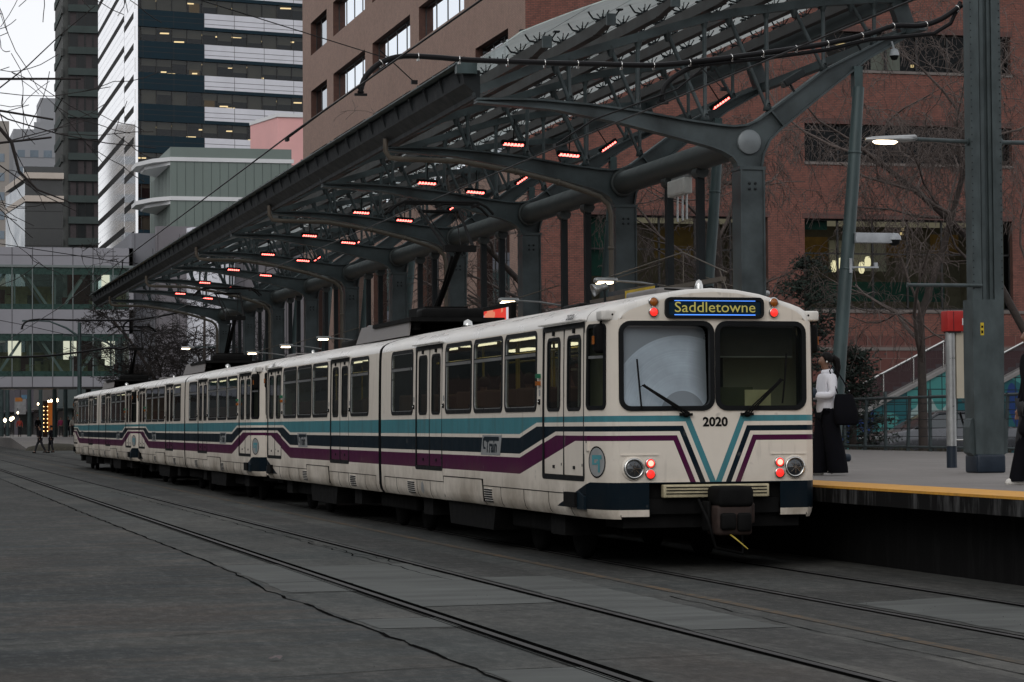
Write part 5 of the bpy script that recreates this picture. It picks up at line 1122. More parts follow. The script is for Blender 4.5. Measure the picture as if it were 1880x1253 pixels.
# ============================================================ PLATFORM FURNITURE
r = thing('information_post', 'round grey post with a red cube top and cream panel, beside the riveted pole', 'sign post', (15.72, 33.7, PZ), 0)
b = MB(); b.tube([(-.02, 0, .33), (-.02, 0, 2.05)], .075, 16, 0); b.tube([(-.02, 0, 0), (-.02, 0, .33)], .078, 16, 1); b.tube([(.02, 0, .42), (.4, 0, .42)], .015, 6, 2); b.build('post', [m_alu, m_navyp, m_chr], r)
b = MB(); b.bevbox(-.115, -.12, 2.06, .48, .12, 2.37, .012, 0); b.cbox(.02, 0, 2.06, .2, .2, .04, 1); b.box(-.02, -.124, 2.07, -.012, -.12, 2.36, 1); b.build('red_head', [sm('red_sign_paint', (.36, .018, .015), .4, 0, .12, 3), m_dark], r)
b = MB(); b.box(.055, -.05, 1.05, .5, .04, 2.05); b.build('cream_panel', sm('cream_panel', (.42, .38, .30), .6, 0, .06, 3), r)
t = text_mesh('H', .14, lambda a, c: (.165+a, -.124, 2.20+c), 0, 0, .003); g = MB(); g.add(t.v, t.f); g.build('lettering', m_wband, r)
def make_rail_bay():
    r = empty('platform_railing', (0, 0, 0)); b = MB(); L = 2.6
    b.tube([(0, 0, 1.28), (0, L, 1.28)], .035, 8); b.tube([(0, 0, .10), (0, L, .10)], .03, 8); b.build('rail', m_galv, r)
    for yy, lean in ((.05, 0), (1.35, .16)):
        b = MB(); b.prism([(-.03, yy-.03, 0), (-.03, yy+.05, 0), (-.03, yy+.05-lean, 1.32+(0 if lean else .12)), (-.03, yy-.02-lean, 1.32+(0 if lean else .12))], (.06, 0, 0)); b.build('upright', m_galv, r)
    b = MB()
    for z in (.35, .55, .75, .95, 1.12): b.tube([(0, 0, z), (0, L, z)], .007, 4)
    b.build('wires', m_dark, r); return r
rb = make_rail_bay()
for k in range(14):
    q = rb if k == 0 else copy_tree(rb); q.location = (23.9, 39.4+k*2.6, PZ); tag(q, 'grey steel railing bay at the back of the platform, %s from the right' % ordn(k), 'railing', 'railing bays at the back of the platform')
# mural staircases beyond
m, b_ = newmat('mural_tiles'); v, x, y, z = coords(); n = noise(v, .35, 1); n2 = noise(v, .5, 1, .5, (1.7, 1, .6))
c = mixc((n > .53), (.008, .085, .10), (.045, .21, .20)); c = mixc((n2 > .60), c, (.24, .33, .32)); c = mixc((n2 < .36), c, (.006, .03, .13))
cbx = X.nt.nodes.new('ShaderNodeCombineXYZ'); X.nt.links.new(x.s, cbx.inputs[0]); X.nt.links.new(z.s, cbx.inputs[1]); br = X.nt.nodes.new('ShaderNodeTexBrick'); br.offset = 0; X.nt.links.new(cbx.outputs[0], br.inputs[0])
br.inputs['Scale'].default_value = 1; br.inputs['Brick Width'].default_value = .45; br.inputs['Row Height'].default_value = .45; br.inputs['Mortar Size'].default_value = .018
c = mixc(X(br.outputs['Fac']), c, (.004, .02, .025)); setp(b_, c, .35, 0, .5); m_mural = m
for (yy, x0, z0, x1, z1, lab) in ((78, 31.6, 1.15, 37.3, 3.9, 'outdoor staircase with a teal tiled mural side and glass balustrade, left of the post'), (80.5, 34.0, .3, 46.5, 6.3, 'upper outdoor staircase with teal, pale and blue mural side, right of the riveted pole')):
    r = thing('staircase', lab, 'staircase', (x0, yy, .4)); b = MB()
    b.prism([(x0, yy, .4), (x1, yy, .4), (x1, yy, z1), (x0, yy, z0)], (0, .3, 0), 0); ch(b.build('mural_wall', m_mural), r)
    b = MB(); n = int((x1-x0)/.32)
    for k in range(n): xa = x0+(x1-x0)*k/n; zz = z0+(z1-z0)*k/n-.1; b.box(xa, yy+.3, .4, xa+(x1-x0)/n, yy+2.6, zz)
    ch(b.build('steps', m_conc), r); b = MB(); b.beam((x0, yy+.1, z0+.05), (x1, yy+.1, z1+.05), .36, .10); ch(b.build('coping', m_conc), r)
    b = MB(); b.quad((x0, yy+.2, z0+.2), (x1, yy+.2, z1+.2), (x1, yy+.2, z1+1.0), (x0, yy+.2, z0+1.0)); ch(b.build('balustrade_glass', glass('balustrade', (.35, .33, .36), .05, .8, 1.5, .5, (.07, .055, .06))), r)
    b = MB(); b.tube([(x0, yy+.2, z0+1.02), (x1, yy+.2, z1+1.02)], .045, 8, 0)
    for k in range(6): q = k/5; b.tube([(x0+(x1-x0)*q, yy+.2, z0+(z1-z0)*q), (x0+(x1-x0)*q, yy+.2, z0+(z1-z0)*q+1)], .03, 6, 0)
    ch(b.build('handrail', m_chr), r)
o = MB(); o.box(24.1, 36, -.02, 120, 99.9, .42); struct(o.build('side_road', sm('side_road_asphalt', (.05, .05, .05), .85, 0, .2, 1)))
b = MB(); m_hedge = sm('dry_planting', (.035, .032, .022), .95, 0, .5, 6); rnd = random.Random(9)
for k in range(2600):
    x, y = rnd.uniform(25.0, 26.4), rnd.uniform(44, 72); z = .4+rnd.random()*.45; s_ = rnd.uniform(.03, .10); a = rnd.uniform(0, 6.28)
    b.add([(x, y, z), (x+s_*cos(a), y+s_*sin(a), z+s_), (x+s_*.4*cos(a+1), y+s_*.4*sin(a+1), z+s_*1.4)], [(0, 1, 2)])
o = b.build('low_planting', m_hedge); o['kind'] = 'stuff'; tag(o, 'low dry shrubs and leaf litter in a bed behind the platform railing', 'planting')
# ---- parked saloon car, side on
def make_sedan(name, lab, loc_, rz, body_col):
    r = thing(name, lab, 'car', loc_, rz); m_b = sm(name+'_paint', body_col, .25, .3, .06, 2, spec=.6); b = MB()
    W = .9; L = 4.7
    low = [(0, .55), (.05, .35), (.5, .22), (4.3, .22), (4.65, .35), (4.7, .6)]
    belt = [(0, .62), (.25, .78), (1.15, .95), (2.2, .98), (3.5, .98), (4.3, 1.0), (4.68, .92)]
    # cross-sections lofted along the length
    st_ = [0, .08, .3, .7, 1.2, 1.8, 2.4, 3.0, 3.6, 4.1, 4.5, 4.65, 4.7]
    def it(c, x):
        for (a, za), (b2, zb_) in zip(c[:-1], c[1:]):
            if x <= b2: return za+(zb_-za)*max(0, (x-a)/(b2-a))
        return c[-1][1]
    V = []; N = 10
    for x in st_:
        w = W*(1-.25*max(0, (.35-x)/.35)**1.5-.2*max(0, (x-4.4)/.3)**1.5); zl, zb2 = it(low, x), it(belt, x); mid = (zl+zb2)/2
        V += [(x, -w*.92, zl), (x, -w, zl+.15*(zb2-zl)), (x, -w*1.02, mid), (x, -w*.97, zb2-.06), (x, -w*.85, zb2), (x, w*.85, zb2), (x, w*.97, zb2-.06), (x, w*1.02, mid), (x, w, zl+.15*(zb2-zl)), (x, w*.92, zl)]
    b.add(V, [(i*N+k, i*N+(k+1) % N, (i+1)*N+(k+1) % N, (i+1)*N+k) for i in range(len(st_)-1) for k in range(N)]+[tuple(range(N)), tuple(range(len(V)-N, len(V)))[::-1]], 0, True)
    roof = [(1.15, .95), (1.55, 1.2), (1.95, 1.41), (2.5, 1.47), (3.1, 1.45), (3.6, 1.3), (4.25, 1.0)]
    V = []
    for x, z in roof: w = .80-.22*(z-.95)/.5; V += [(x, -.80, min(z, .97)), (x, -w, z-.04), (x, -w*.85, z), (x, w*.85, z), (x, w, z-.04), (x, .80, min(z, .97))]
    b.add(V, [(i*6+k, i*6+k+1, (i+1)*6+k+1, (i+1)*6+k) for i in range(6) for k in (1, 2, 3) if 1 < i < 4], 0, True)
    b.add(V, [(i*6+k, i*6+k+1, (i+1)*6+k+1, (i+1)*6+k) for i in range(6) for k in range(5) if not (k in (1, 2, 3) and 1 < i < 4)], 1, True)
    for sx in (-1, 1):
        for x, z0, x1, z1 in ((1.2, .98, 2.0, 1.40), (2.0, 1.40, 3.1, 1.43), (3.1, 1.43, 4.2, 1.02), (2.75, .98, 2.72, 1.42)): b.beam((x, sx*(.80-.22*(z0-.95)/.5+.008), z0), (x1, sx*(.80-.22*(z1-.95)/.5+.008), z1), .03, .05, 0 if x != 2.75 else 2)
    b.build('body', [m_b, m_bgl3, m_blk], r)
    for x in (.85, 3.75):
        for sy in (-1, 1):
            w = MB(); w.lathe([(0, -.02), (.20, -.02), (.22, .02), (.32, .03), (.33, -.02), (.33, -.18), (0, -.18)], (x, sy*.86, .33), (0, sy, 0), 22, 0); tw = w.build('wheel', m_rub, r)
            w = MB(); w.lathe([(0, .0), (.05, .01), (.2, -.005)], (x, sy*.87, .33), (0, sy, 0), 18, 0); [w.beam((x, sy*.885, .33), (x+.19*cos(k*1.257), sy*.885, .33+.19*sin(k*1.257)), .03, .03, 1) for k in range(5)]; w.build('rim', [m_dark, m_alu], tw)
    for sy in (-1, 1): w = MB(); w.bevbox(.02, sy*.62-.18, .60, .22, sy*.62+.18, .74, .03); w.build('headlight', m_lens2, r); w = MB(); w.bevbox(4.55, sy*.62-.15, .70, 4.71, sy*.62+.15, .85, .03); w.build('tail_light', m_lens3, r); w = MB(); w.bevbox(1.35, sy*.92-.09, .95, 1.52, sy*.92+.09, 1.06, .03); w.build('wing_mirror', m_b, r)
    for sy in (-1, 1):
        w = MB(); [w.beam((x, sy*.925, .35), (x, sy*.895, .9), .012, .012) for x in (1.3, 2.45, 3.5)]; w.build('door_seams', m_blk, r)
    return r
m_bgl3 = sm('car_glass', (.03, .04, .045), .05, 0, .2, 1, spec=.8); m_lens2 = sm('clear_lens', (.4, .42, .42), .15, .4); m_lens3 = sm('red_lens', (.2, .01, .01), .2)
make_sedan('parked_car', 'grey saloon car parked side on behind the railing and riveted pole', (28.6, 67.2, .42), 0, (.10, .105, .115))
make_sedan('parked_car', 'dark saloon car parked at the right edge behind the railing', (33.9, 64.5, .42), 0, (.03, .035, .045))
make_sedan('parked_car', 'pale saloon car half hidden behind the standing woman', (21.8+3.0, 66.8, .42), pi, (.32, .32, .31)).location = (27.6, 71.5, .42)
# ============================================================ TREES
m_bark = sm('bark', (.045, .036, .032), .9, 0, .35, 8, bs=.3); m_twig = sm('twig_bark', (.10, .08, .072), .9, 0, .3, 8); m_twigd = sm('dark_twig', (.022, .018, .017), .9)
def bare_tree(lab, base, H, spread, seed, tr=.14, mt=None, lean=(0, 0), maxd=5, n0=9, droop=.25, trunkh=.3, tmin=.006, group=None, keep=None):
    rnd = random.Random(seed); r = thing('bare_tree', lab, 'tree', base, 0, group); tk = MB(); cr_ = MB(); mt = mt or m_twig
    def br(p, d, L, rad, depth):
        pts = [p]; n = 5 if depth < 3 else 4; q = Vector(p); dd = Vector(d)
        for i in range(n):
            dd = (dd+Vector((rnd.gauss(0, .20), rnd.gauss(0, .20), rnd.gauss(0, .17)-(droop*.12*depth if depth > 2 else -.03)))).normalized(); q = q+dd*L/n; pts.append(tuple(q))
        rr = [max(tmin, rad*(1-.55*i/n)) for i in range(n+1)]
        (tk if depth == 0 else cr_).tube(pts, rr, 7 if depth < 2 else (4 if depth < 3 else 3), 0, False)
        if depth >= maxd: return
        for c in range(n0 if depth == 0 else (5 if depth < 2 else (4 if depth < 4 else 3))):
            t = rnd.uniform(trunkh, 1) if depth == 0 else rnd.uniform(.2, 1); i = min(n-1, int(t*n)); f = t*n-i
            s0 = Vector(pts[i]).lerp(Vector(pts[i+1]), f); side = Vector((rnd.gauss(0, 1), rnd.gauss(0, 1), rnd.gauss(0, .35))).normalized()
            nd = (dd*rnd.uniform(.35, .8)+side*rnd.uniform(.6, 1)).normalized()
            br(tuple(s0), nd, L*rnd.uniform(.42, .68)*(spread if depth == 0 else 1), max(tmin, rr[i]*rnd.uniform(.4, .6)), depth+1)
    br((0, 0, 0), Vector((lean[0], lean[1], 1)).normalized(), H, tr, 0)
    tk.build('trunk', m_bark, r); cr_.build('crown', mt, r); return r
bare_tree('bare tree with a straight dark trunk between the leaning strut and red-topped post', (26.0, 57.5, .4), 10, .62, 4, .13, None, (.03, 0), 5, 11, .5, .25, .0065)
bare_tree('bare tree with a twisted leaning trunk behind the two nearest canopy columns', (21.9, 60, PZ), 9.5, .55, 21, .16, None, (-.12, 0), 5, 10, .6, .2, .0065)
bare_tree('bare tree seen between the second and third canopy columns', (21.5, 72, PZ), 9, .6, 35, .15, None, (.05, 0), 4, 12, .5, .2, .008)
bare_tree('bare tree seen behind the fourth canopy column', (20.5, 86, PZ), 9, .6, 47, .14, None, (0, 0), 4, 12, .5, .2)
bare_tree('bare tree beyond the right edge, its twigs reaching in behind the riveted pole', (30.6, 58.5, .4), 10.5, .62, 58, .14, None, (-.03, 0), 5, 10, .5, .2, .0065)
bare_tree('big dark bare tree left of the far canopy columns', (17.6, 152, 0), 9.5, .7, 90, .15, m_twigd, (0, 0), 5, 14, 0, .12, .014)
bare_tree('dark bare tree below the far end of the canopy, beyond the pantographs', (20.5, 150, 0), 9.5, .62, 63, .16, m_twigd, (0, 0), 5, 12, 0, .15, .012)
bare_tree('second dark bare tree standing beside the concrete building', (24.5, 156, 0), 10, .62, 71, .16, m_twigd, (0, 0), 5, 12, 0, .15, .012)
# near tree whose branches hang in from the upper left
r = thing('bare_tree', 'nearby bare tree outside the view, its dark branches hanging in at the upper left', 'tree', (-2.3, 27, 0)); tk = MB(); cr_ = MB(); rnd = random.Random(77)
tk.tube([(0, 0, 0), (.1, .1, 3), (.0, .2, 6), (.2, .1, 9)], [.2, .17, .13, .07], 9)
def nb(p, d, L, rad, depth):
    pts = [Vector(p)]; dd = Vector(d); n = 5
    for i in range(n): dd = (dd+Vector((rnd.gauss(0, .14), rnd.gauss(0, .14), rnd.gauss(0, .15)+(.05 if depth else 0)))).normalized(); pts.append(pts[-1]+dd*L/n)
    rr = [max(.0045, rad*(1-.6*i/n)) for i in range(n+1)]; cr_.tube(pts, rr, 5 if depth < 2 else 4, 0, False)
    if depth >= 4: return
    for c in range(4 if depth < 2 else 2):
        i = rnd.randint(1, n-1); side = Vector((rnd.gauss(.2, 1), rnd.gauss(0, .6), rnd.gauss(0, .8))).normalized(); nb(pts[i], (dd*.7+side*.8).normalized(), L*rnd.uniform(.4, .62), rr[i]*.6, depth+1)
for z, dz, L, dy in ((5.4, .04, 4.3, 0), (6.0, -.02, 4.6, .2), (6.3, .02, 4.3, -.2), (4.9, -.06, 4.3, .1), (4.5, -.02, 4.4, 0), (5.7, -.05, 4.5, .05)): nb((.05, .1, z), (1, dy, dz), L, .03, 1)
cr_.tube([(0, 0, 5.0), (2.6, 0, 5.05), (3.55, .1, 4.92), (3.72, .1, 4.72), (3.8, .1, 4.4), (4.0, .1, 4.2), (4.4, .1, 4.05)], [.045, .035, .025, .022, .018, .012, .006], 6, 0, False)
tk.build('trunk', m_bark, r); cr_.build('crown', m_twigd, r)
# evergreen
def evergreen(lab, base, H, R0, seed):
    r = thing('evergreen_tree', lab, 'tree', base); rnd = random.Random(seed); b = MB(); b.tube([(0, 0, 0), (.05, 0, H*.5), (0, 0, H)], [.13, .09, .02], 8, 0); b.build('trunk', m_bark, r)
    cr2 = MB()
    for k in range(75):
        z = .5+(H-.5)*rnd.random()**.9; a = rnd.uniform(0, 2*pi); L = R0*(1-.78*z/H)*rnd.uniform(.55, 1.1)+.15; p0 = Vector((0, 0, z)); d = Vector((cos(a), sin(a), rnd.uniform(-.25, .25)))
        cr2.tube([p0, p0+d*L*.6, p0+d*L], [.022, .013, .005], 4, 0, False)
        for j in range(52):
            t = rnd.uniform(.2, 1.05); c = p0+d*L*t+Vector((rnd.gauss(0, .12), rnd.gauss(0, .12), rnd.gauss(0, .08))); s_ = rnd.uniform(.05, .13); u = Vector((rnd.gauss(0, 1), rnd.gauss(0, 1), rnd.gauss(.2, .6))).normalized()*s_; w = u.orthogonal().normalized()*s_*.28
            q = Vector((rnd.gauss(0, 1), rnd.gauss(0, 1), rnd.gauss(0, 1))).normalized()*s_*.25
            cr2.add([c-u*.5, c+w, c+u, c-w], [(0, 1, 2, 3)], 1); cr2.add([c-u*.4, c+q, c+u*.9, c-q], [(0, 1, 2, 3)], 1)
    cr2.build('crown', [m_bark, m_fol], r); return r
m_fol = sm('conifer_foliage', (.013, .024, .017), .7, 0, .6, 1.2)
evergreen('dark evergreen tree behind the nearest leaning strut', (23.4, 59, .4), 5.6, 1.75, 5)
evergreen('low dark evergreen bush right of the nearest leaning strut', (25.5, 61, .4), 3.2, 1.5, 6)
# ============================================================ PEOPLE
def skin(name, nodes, edges, rootn, mat, parent, sub=2):
    keys = list(nodes); me = bpy.data.meshes.new(name); me.from_pydata([nodes[k][0] for k in keys], [(keys.index(a), keys.index(b_)) for a, b_ in edges], []); me.update()
    o = bpy.data.objects.new(name, me); COL.objects.link(o)
    md = o.modifiers.new('s', 'SKIN'); md.use_smooth_shade = True; sv = me.skin_vertices[0].data
    for i, k in enumerate(keys):
        rr = nodes[k][1]; sv[i].radius = rr if isinstance(rr, tuple) else (rr, rr); sv[i].use_root = (k == rootn)
    if sub: ms = o.modifiers.new('b', 'SUBSURF'); ms.levels = sub; ms.render_levels = sub
    dg = bpy.context.evaluated_depsgraph_get(); me2 = bpy.data.meshes.new_from_object(o.evaluated_get(dg)); o.modifiers.clear(); o.data = me2; bpy.data.meshes.remove(me)
    me2.materials.clear(); me2.materials.append(mat); me2.polygons.foreach_set('use_smooth', [True]*len(me2.polygons)); o.parent = parent; return o
def person(lab, base, rz, H=1.7, pose='stand', coat=None, legs=None, skinm=None, hair=None, shoe=None, group=None, detail=1, sit=False, wide=1., longcoat=False, step=.0, skirtw=1., armf=(0, 0), nocoat=False):
    """faces local +y"""
    r = thing('person', lab, 'person', base, rz, group); k = H/1.75
    q = lambda x, y, z: (x*k, y*k, z*k)
    if sit: hip = .50; hz = .50
    else: hz = .92
    T = {'pel': (q(0, 0, hz), (.13*k, .10*k)), 'waist': (q(0, 0, hz+.18), (.12*k, .095*k)), 'chest': (q(0, .0, hz+.38), (.15*k, .11*k)), 'neck0': (q(0, 0, hz+.53), (.07*k, .06*k)), 'neck': (q(0, .015, hz+.59), .045*k), 'jaw': (q(0, .035, hz+.65), (.05*k, .06*k)), 'face': (q(0, .03, hz+.71), (.070*k, .085*k)), 'crown': (q(0, .02, hz+.79), (.055*k, .07*k))}
    E_ = [('pel', 'waist'), ('waist', 'chest'), ('chest', 'neck0'), ('neck0', 'neck'), ('neck', 'jaw'), ('jaw', 'face'), ('face', 'crown')]
    T['nose'] = (q(0, .135, hz+.70), .010*k); E_.append(('face', 'nose'))
    A = {}; 
    for s_, nm in ((-1, 'l'), (1, 'r')):
        af = armf[0 if s_ < 0 else 1]
        if af >= 1 or sit: el, wr, hd = (s_*.23, .02, hz+.22), (s_*.13, .26, hz+.22), (s_*.09, .33, hz+.24)
        else: el, wr, hd = (s_*.24, -.02+af*.2, hz+.20), (s_*.25, .05+af*.5, hz-.03), (s_*.25, .07+af*.55, hz-.12)
        T['sh'+nm] = (q(s_*.17, 0, hz+.47), .055*k); T['el'+nm] = (q(*el), .042*k); T['wr'+nm] = (q(*wr), .028*k); T['hd'+nm] = (q(*hd), (.022*k, .038*k))
        E_ += [('chest', 'sh'+nm), ('sh'+nm, 'el'+nm), ('el'+nm, 'wr'+nm), ('wr'+nm, 'hd'+nm)]
        if detail > 1:
            hv = Vector(q(*hd)); dv = (hv-Vector(q(*wr))).normalized(); sd = Vector((0, 1, 0)) if abs(dv.y) < .7 else Vector((0, 0, 1))
            for fi, fo in enumerate((-.026, -.009, .009, .026)):
                p1 = hv+sd*fo*k+dv*.045*k; p2 = p1+dv*.035*k+Vector((-s_*.015, 0, -.005))*k; T['f%s%da' % (nm, fi)] = (tuple(p1), .009); T['f%s%db' % (nm, fi)] = (tuple(p2), .0075); E_ += [('hd'+nm, 'f%s%da' % (nm, fi)), ('f%s%da' % (nm, fi), 'f%s%db' % (nm, fi))]
            p1 = hv+sd*.045*k*(1 if dv.z < -.5 else 1); T['th'+nm] = (tuple(p1), .010); E_.append(('hd'+nm, 'th'+nm))
        st2 = step*s_
        if sit: T['hp'+nm] = (q(s_*.1, .03, hz), .085*k); T['kn'+nm] = (q(s_*.11, .42, hz), .06*k); T['an'+nm] = (q(s_*.11, .44, .08), .04*k); T['to'+nm] = (q(s_*.11, .58, .03), .032*k)
        else: T['hp'+nm] = (q(s_*.09, 0, hz-.05), .085*k); T['kn'+nm] = (q(s_*.10, st2*.5+.03, .50), .058*k); T['an'+nm] = (q(s_*.10, st2-.02, .09+(.03 if st2 < -.1 else 0)), .038*k); T['to'+nm] = (q(s_*.11, st2+.13, .035), .032*k)
        E_ += [('pel', 'hp'+nm), ('hp'+nm, 'kn'+nm), ('kn'+nm, 'an'+nm), ('an'+nm, 'to'+nm)]
    skin('body', T, E_, 'pel', skinm or m_skin, r)
    def sub_(keys, grow, mat, nm, rootn, extra=None, gk={}):
        nd = {a: (T[a][0], tuple(z+gk.get(a, grow)*k for z in (T[a][1] if isinstance(T[a][1], tuple) else (T[a][1],)*2))) for a in keys}
        if extra: nd.update(extra)
        return skin(nm, nd, [e for e in E_+(exE if extra else []) if e[0] in nd and e[1] in nd], rootn, mat, r)
    exE = []
    ex = {}
    if longcoat:
        ex = {'hem': (q(0, -.02, hz-.42), (.21*k*skirtw, .17*k*skirtw)), 'hem0': (q(0, -.01, hz-.2), (.17*k, .14*k))}; exE = [('pel', 'hem0'), ('hem0', 'hem')]
    if not nocoat: sub_(['pel', 'waist', 'chest', 'neck0', 'shl', 'ell', 'wrl', 'shr', 'elr', 'wrr'], .022, coat, 'coat', 'pel', ex or None)
    gk = {'anl': .022+.075*(wide-1), 'anr': .022+.075*(wide-1), 'knl': .018+.05*(wide-1), 'knr': .018+.05*(wide-1), 'hpl': .016+.02*(wide-1), 'hpr': .016+.02*(wide-1)}
    sub_(['pel', 'hpl', 'knl', 'anl', 'hpr', 'knr', 'anr'], .016, legs, 'trousers', 'pel', None, gk)
    for s_, nm in ((-1, 'l'), (1, 'r')):
        a, t = Vector(T['an'+nm][0]), Vector(T['to'+nm][0]); bb = MB(); n = 14; V = []
        for z, f in ((0, 1), (.03, 1.04), (.06, .9), (.095, .45)):
            for i in range(n): an = 2*pi*i/n; L_2 = .15 if sin(an) > 0 else .10; V.append((a.x+cos(an)*.047*f*k*(1 if z < .09 else 1), a.y+(.03 if z < .09 else .0)*k+sin(an)*L_2*f*k, (z+max(0, a.z/k-.09))*k))
        bb.add(V, [(j*n+i, j*n+(i+1) % n, (j+1)*n+(i+1) % n, (j+1)*n+i) for j in range(3) for i in range(n)]+[tuple(range(n))[::-1], tuple(range(3*n, 4*n))], 0, True); bb.build('shoe', shoe or m_blk, r)
    # hair
    hb = MB(); hc = Vector(q(0, .005, hz+.745)); V = []; n, mrows = 16, 8
    for j in range(mrows+1):
        th = pi*(j/mrows)*.66
        for i in range(n):
            a = 2*pi*i/n; fr = 1-.62*max(0, sin(a))*(j/mrows)**1.2; V.append((hc.x+.088*k*sin(th)*cos(a), hc.y+.112*k*sin(th)*sin(a)*fr, hc.z+.10*k*cos(th)))
    hb.add(V, [(j*n+i, j*n+(i+1) % n, (j+1)*n+(i+1) % n, (j+1)*n+i) for j in range(mrows) for i in range(n)], 0, True); hb.build('hair', hair or m_hair, r)
    return r, T, q
m_skin = sm('skin_tan', (.20, .11, .075), .55); m_skin2 = sm('skin_brown', (.16, .085, .055), .55); m_hair = sm('dark_hair', (.005, .004, .004), .6, spec=.12); m_coatb = sm('black_coat', (.005, .005, .007), .9, 0, .2, 8, spec=.08); m_whiteh = sm('white_hoodie', (.62, .62, .66), .85, 0, .06, 6); m_wshoe = sm('white_shoe', (.60, .58, .54), .6, 0, .08, 12)
m_magenta = sm('magenta_coat', (.16, .01, .05), .8); m_redc = sm('red_coat', (.25, .03, .02), .8); m_trou = sm('dark_trousers', (.012, .013, .017), .8); m_pale = sm('pale_jacket', (.35, .33, .30), .8)
WZ_ = 93; wk = 1.62/1.75
def wide_trousers(par, mat, k, w0=1., stp=1.):
    for s_, dy in ((-1, -.10*stp), (1, .12*stp)):
        b = MB(); V = []; n = 18
        for z, rx, ry, cx, cy in ((1.02, .12, .105, .03, 0), (.93, .125, .12, .06, .0), (.80, .115, .125, .08, dy*.1), (.55, .115, .13, .095, dy*.35), (.30, .125, .145, .10, dy*.7), (.10, .13, .155, .10, dy*.95), (.035, .13, .155, .10, dy)):
            for i in range(n): a = 2*pi*i/n; w = (1+.05*sin(3*a+z*4)+.03*sin(5*a-z*6))*(1 if z > .9 else w0); V.append(((s_*cx+rx*w*cos(a))*k, (cy+ry*w*sin(a))*k, z*k))
        b.add(V, [(j*n+i, j*n+(i+1) % n, (j+1)*n+(i+1) % n, (j+1)*n+i) for j in range(6) for i in range(n)], 0, True); b.build('trouser_leg', mat, par)
wr_, T, q = person('woman in white hoodie and wide black trousers carrying a black tote bag, facing left', (12.15, 29.9, PZ), radians(WZ_), 1.62, coat=m_whiteh, legs=m_blk2 if False else m_coatb, skinm=m_skin2, shoe=m_wshoe, wide=1, step=.11, armf=(1, 1), detail=2)
wide_trousers(wr_, m_coatb, wk)
hb = MB(); hb.lathe([(.155, 0), (.165, .05), (.15, .16), (.135, .26)], q(0, 0, .90), (0, 0, 1), 20, 0); hb.v = [(x, y*.86, z) for x, y, z in hb.v]; hb.build('hoodie_hem', m_whiteh, wr_)
hb = MB(); hz = .92
hb.tube([q(0, -.09, hz+.76), q(0, -.15, hz+.72), q(0, -.17, hz+.62), q(0, -.15, hz+.50), q(0, -.14, hz+.40)], [.05, .055, .045, .035, .012], 10); hb.build('ponytail', m_hair, wr_)
hb = MB(); hb.lathe([(.07, 0), (.085, .03), (.075, .06), (.06, .07)], q(0, -.01, hz+.52), (0, .15, 1), 14); hb.build('hood', m_whiteh, wr_)
hb = MB(); hb.lathe([(0, .01), (.012, .008), (.014, 0)], q(-.078, .035, hz+.70), (-1, 0, 0), 8); hb.build('earbud', m_wshoe, wr_)
t = text_mesh('UNIVERSITY', .055, lambda a, c: q(a*.9, .128, hz+.40+c), 0); 
wb = thing('tote_bag', 'black tote bag hanging from the woman\'s shoulder at her hip', 'bag', (12.15, 29.9, PZ), radians(WZ_))
b = MB(); V = []
for z, w, d in ((.66, .14, .05), (.69, .165, .07), (.82, .17, .075), (.98, .15, .05), (1.07, .12, .02)):
    for i in range(12): a = 2*pi*i/12; cx = abs(cos(a))**.5*(1 if cos(a) > 0 else -1); sx_ = abs(sin(a))**.5*(1 if sin(a) > 0 else -1); V.append((-.27*wk+d*cx*.8, -.17+w*sx_-(z-.6)*-.10, z))
b.add(V, [(j*12+i, j*12+(i+1) % 12, (j+1)*12+(i+1) % 12, (j+1)*12+i) for j in range(4) for i in range(12)]+[tuple(range(12))[::-1]], 0, True); b.build('bag', m_coatb, wb)
b = MB(); b.tube([(-.26, -.20, 1.08), (-.22, -.13, 1.25), (-.17, -.06, 1.38), (-.13, -.02, 1.44), (-.15, .03, 1.38), (-.22, .0, 1.2), (-.26, -.03, 1.08)], .010, 6); b.build('strap', m_coatb, wb)
wm = thing('bundle', 'dark folded bundle held in the woman\'s hands', 'clothing', (12.15, 29.9, PZ), radians(WZ_)); b = MB(); b.bevbox(-.16, .20, 1.02, .14, .42, 1.16, .05); b.build('cloth', m_navyp, wm)
mr_, T_, q_ = person('person in a long black coat and white sneakers cut off by the right edge', (12.27, 24.25, PZ), radians(84), 1.74, coat=m_coatb, legs=m_trou, shoe=m_wshoe, longcoat=True, skirtw=1.5, step=.13, wide=1, detail=2)
wide_trousers(mr_, m_coatb, 1.74/1.75, .72, 1.15)
P_ = [('person striding left across the tracks in dark clothes, nearer the poles', (9.75, 153, 0), 95, m_coatb, m_trou, .32), ('person in a dark padded coat walking just right of the striding person', (10.45, 153.5, 0), 100, m_coatb, m_trou, .12),
      ('person in a red coat standing far away under the skywalk', (12.34, 222, .8), 180, m_redc, m_trou, .05), ('person in a magenta coat near the far end of the tram', (15.51, 215, .8), 170, m_magenta, m_trou, .1),
      ('person in black beside the magenta coat near the tram end', (15.75, 210, .8), 150, m_coatb, m_trou, .1), ('person in a pale jacket close to the far tram end', (16.0, 208, .8), 190, m_pale, m_trou, .05), ('person in black behind the striding person, by a far pole', (12.9, 205, .8), 200, m_coatb, m_trou, .1), ('person in grey far left of the red coat', (11.9, 235, .8), 170, m_conc, m_trou, .05)]
for lab, base, rz, ct, lg, stp in P_: person(lab, base, radians(rz), 1.72, coat=ct, legs=lg, step=stp, longcoat=(stp < .3 and ct is m_coatb))
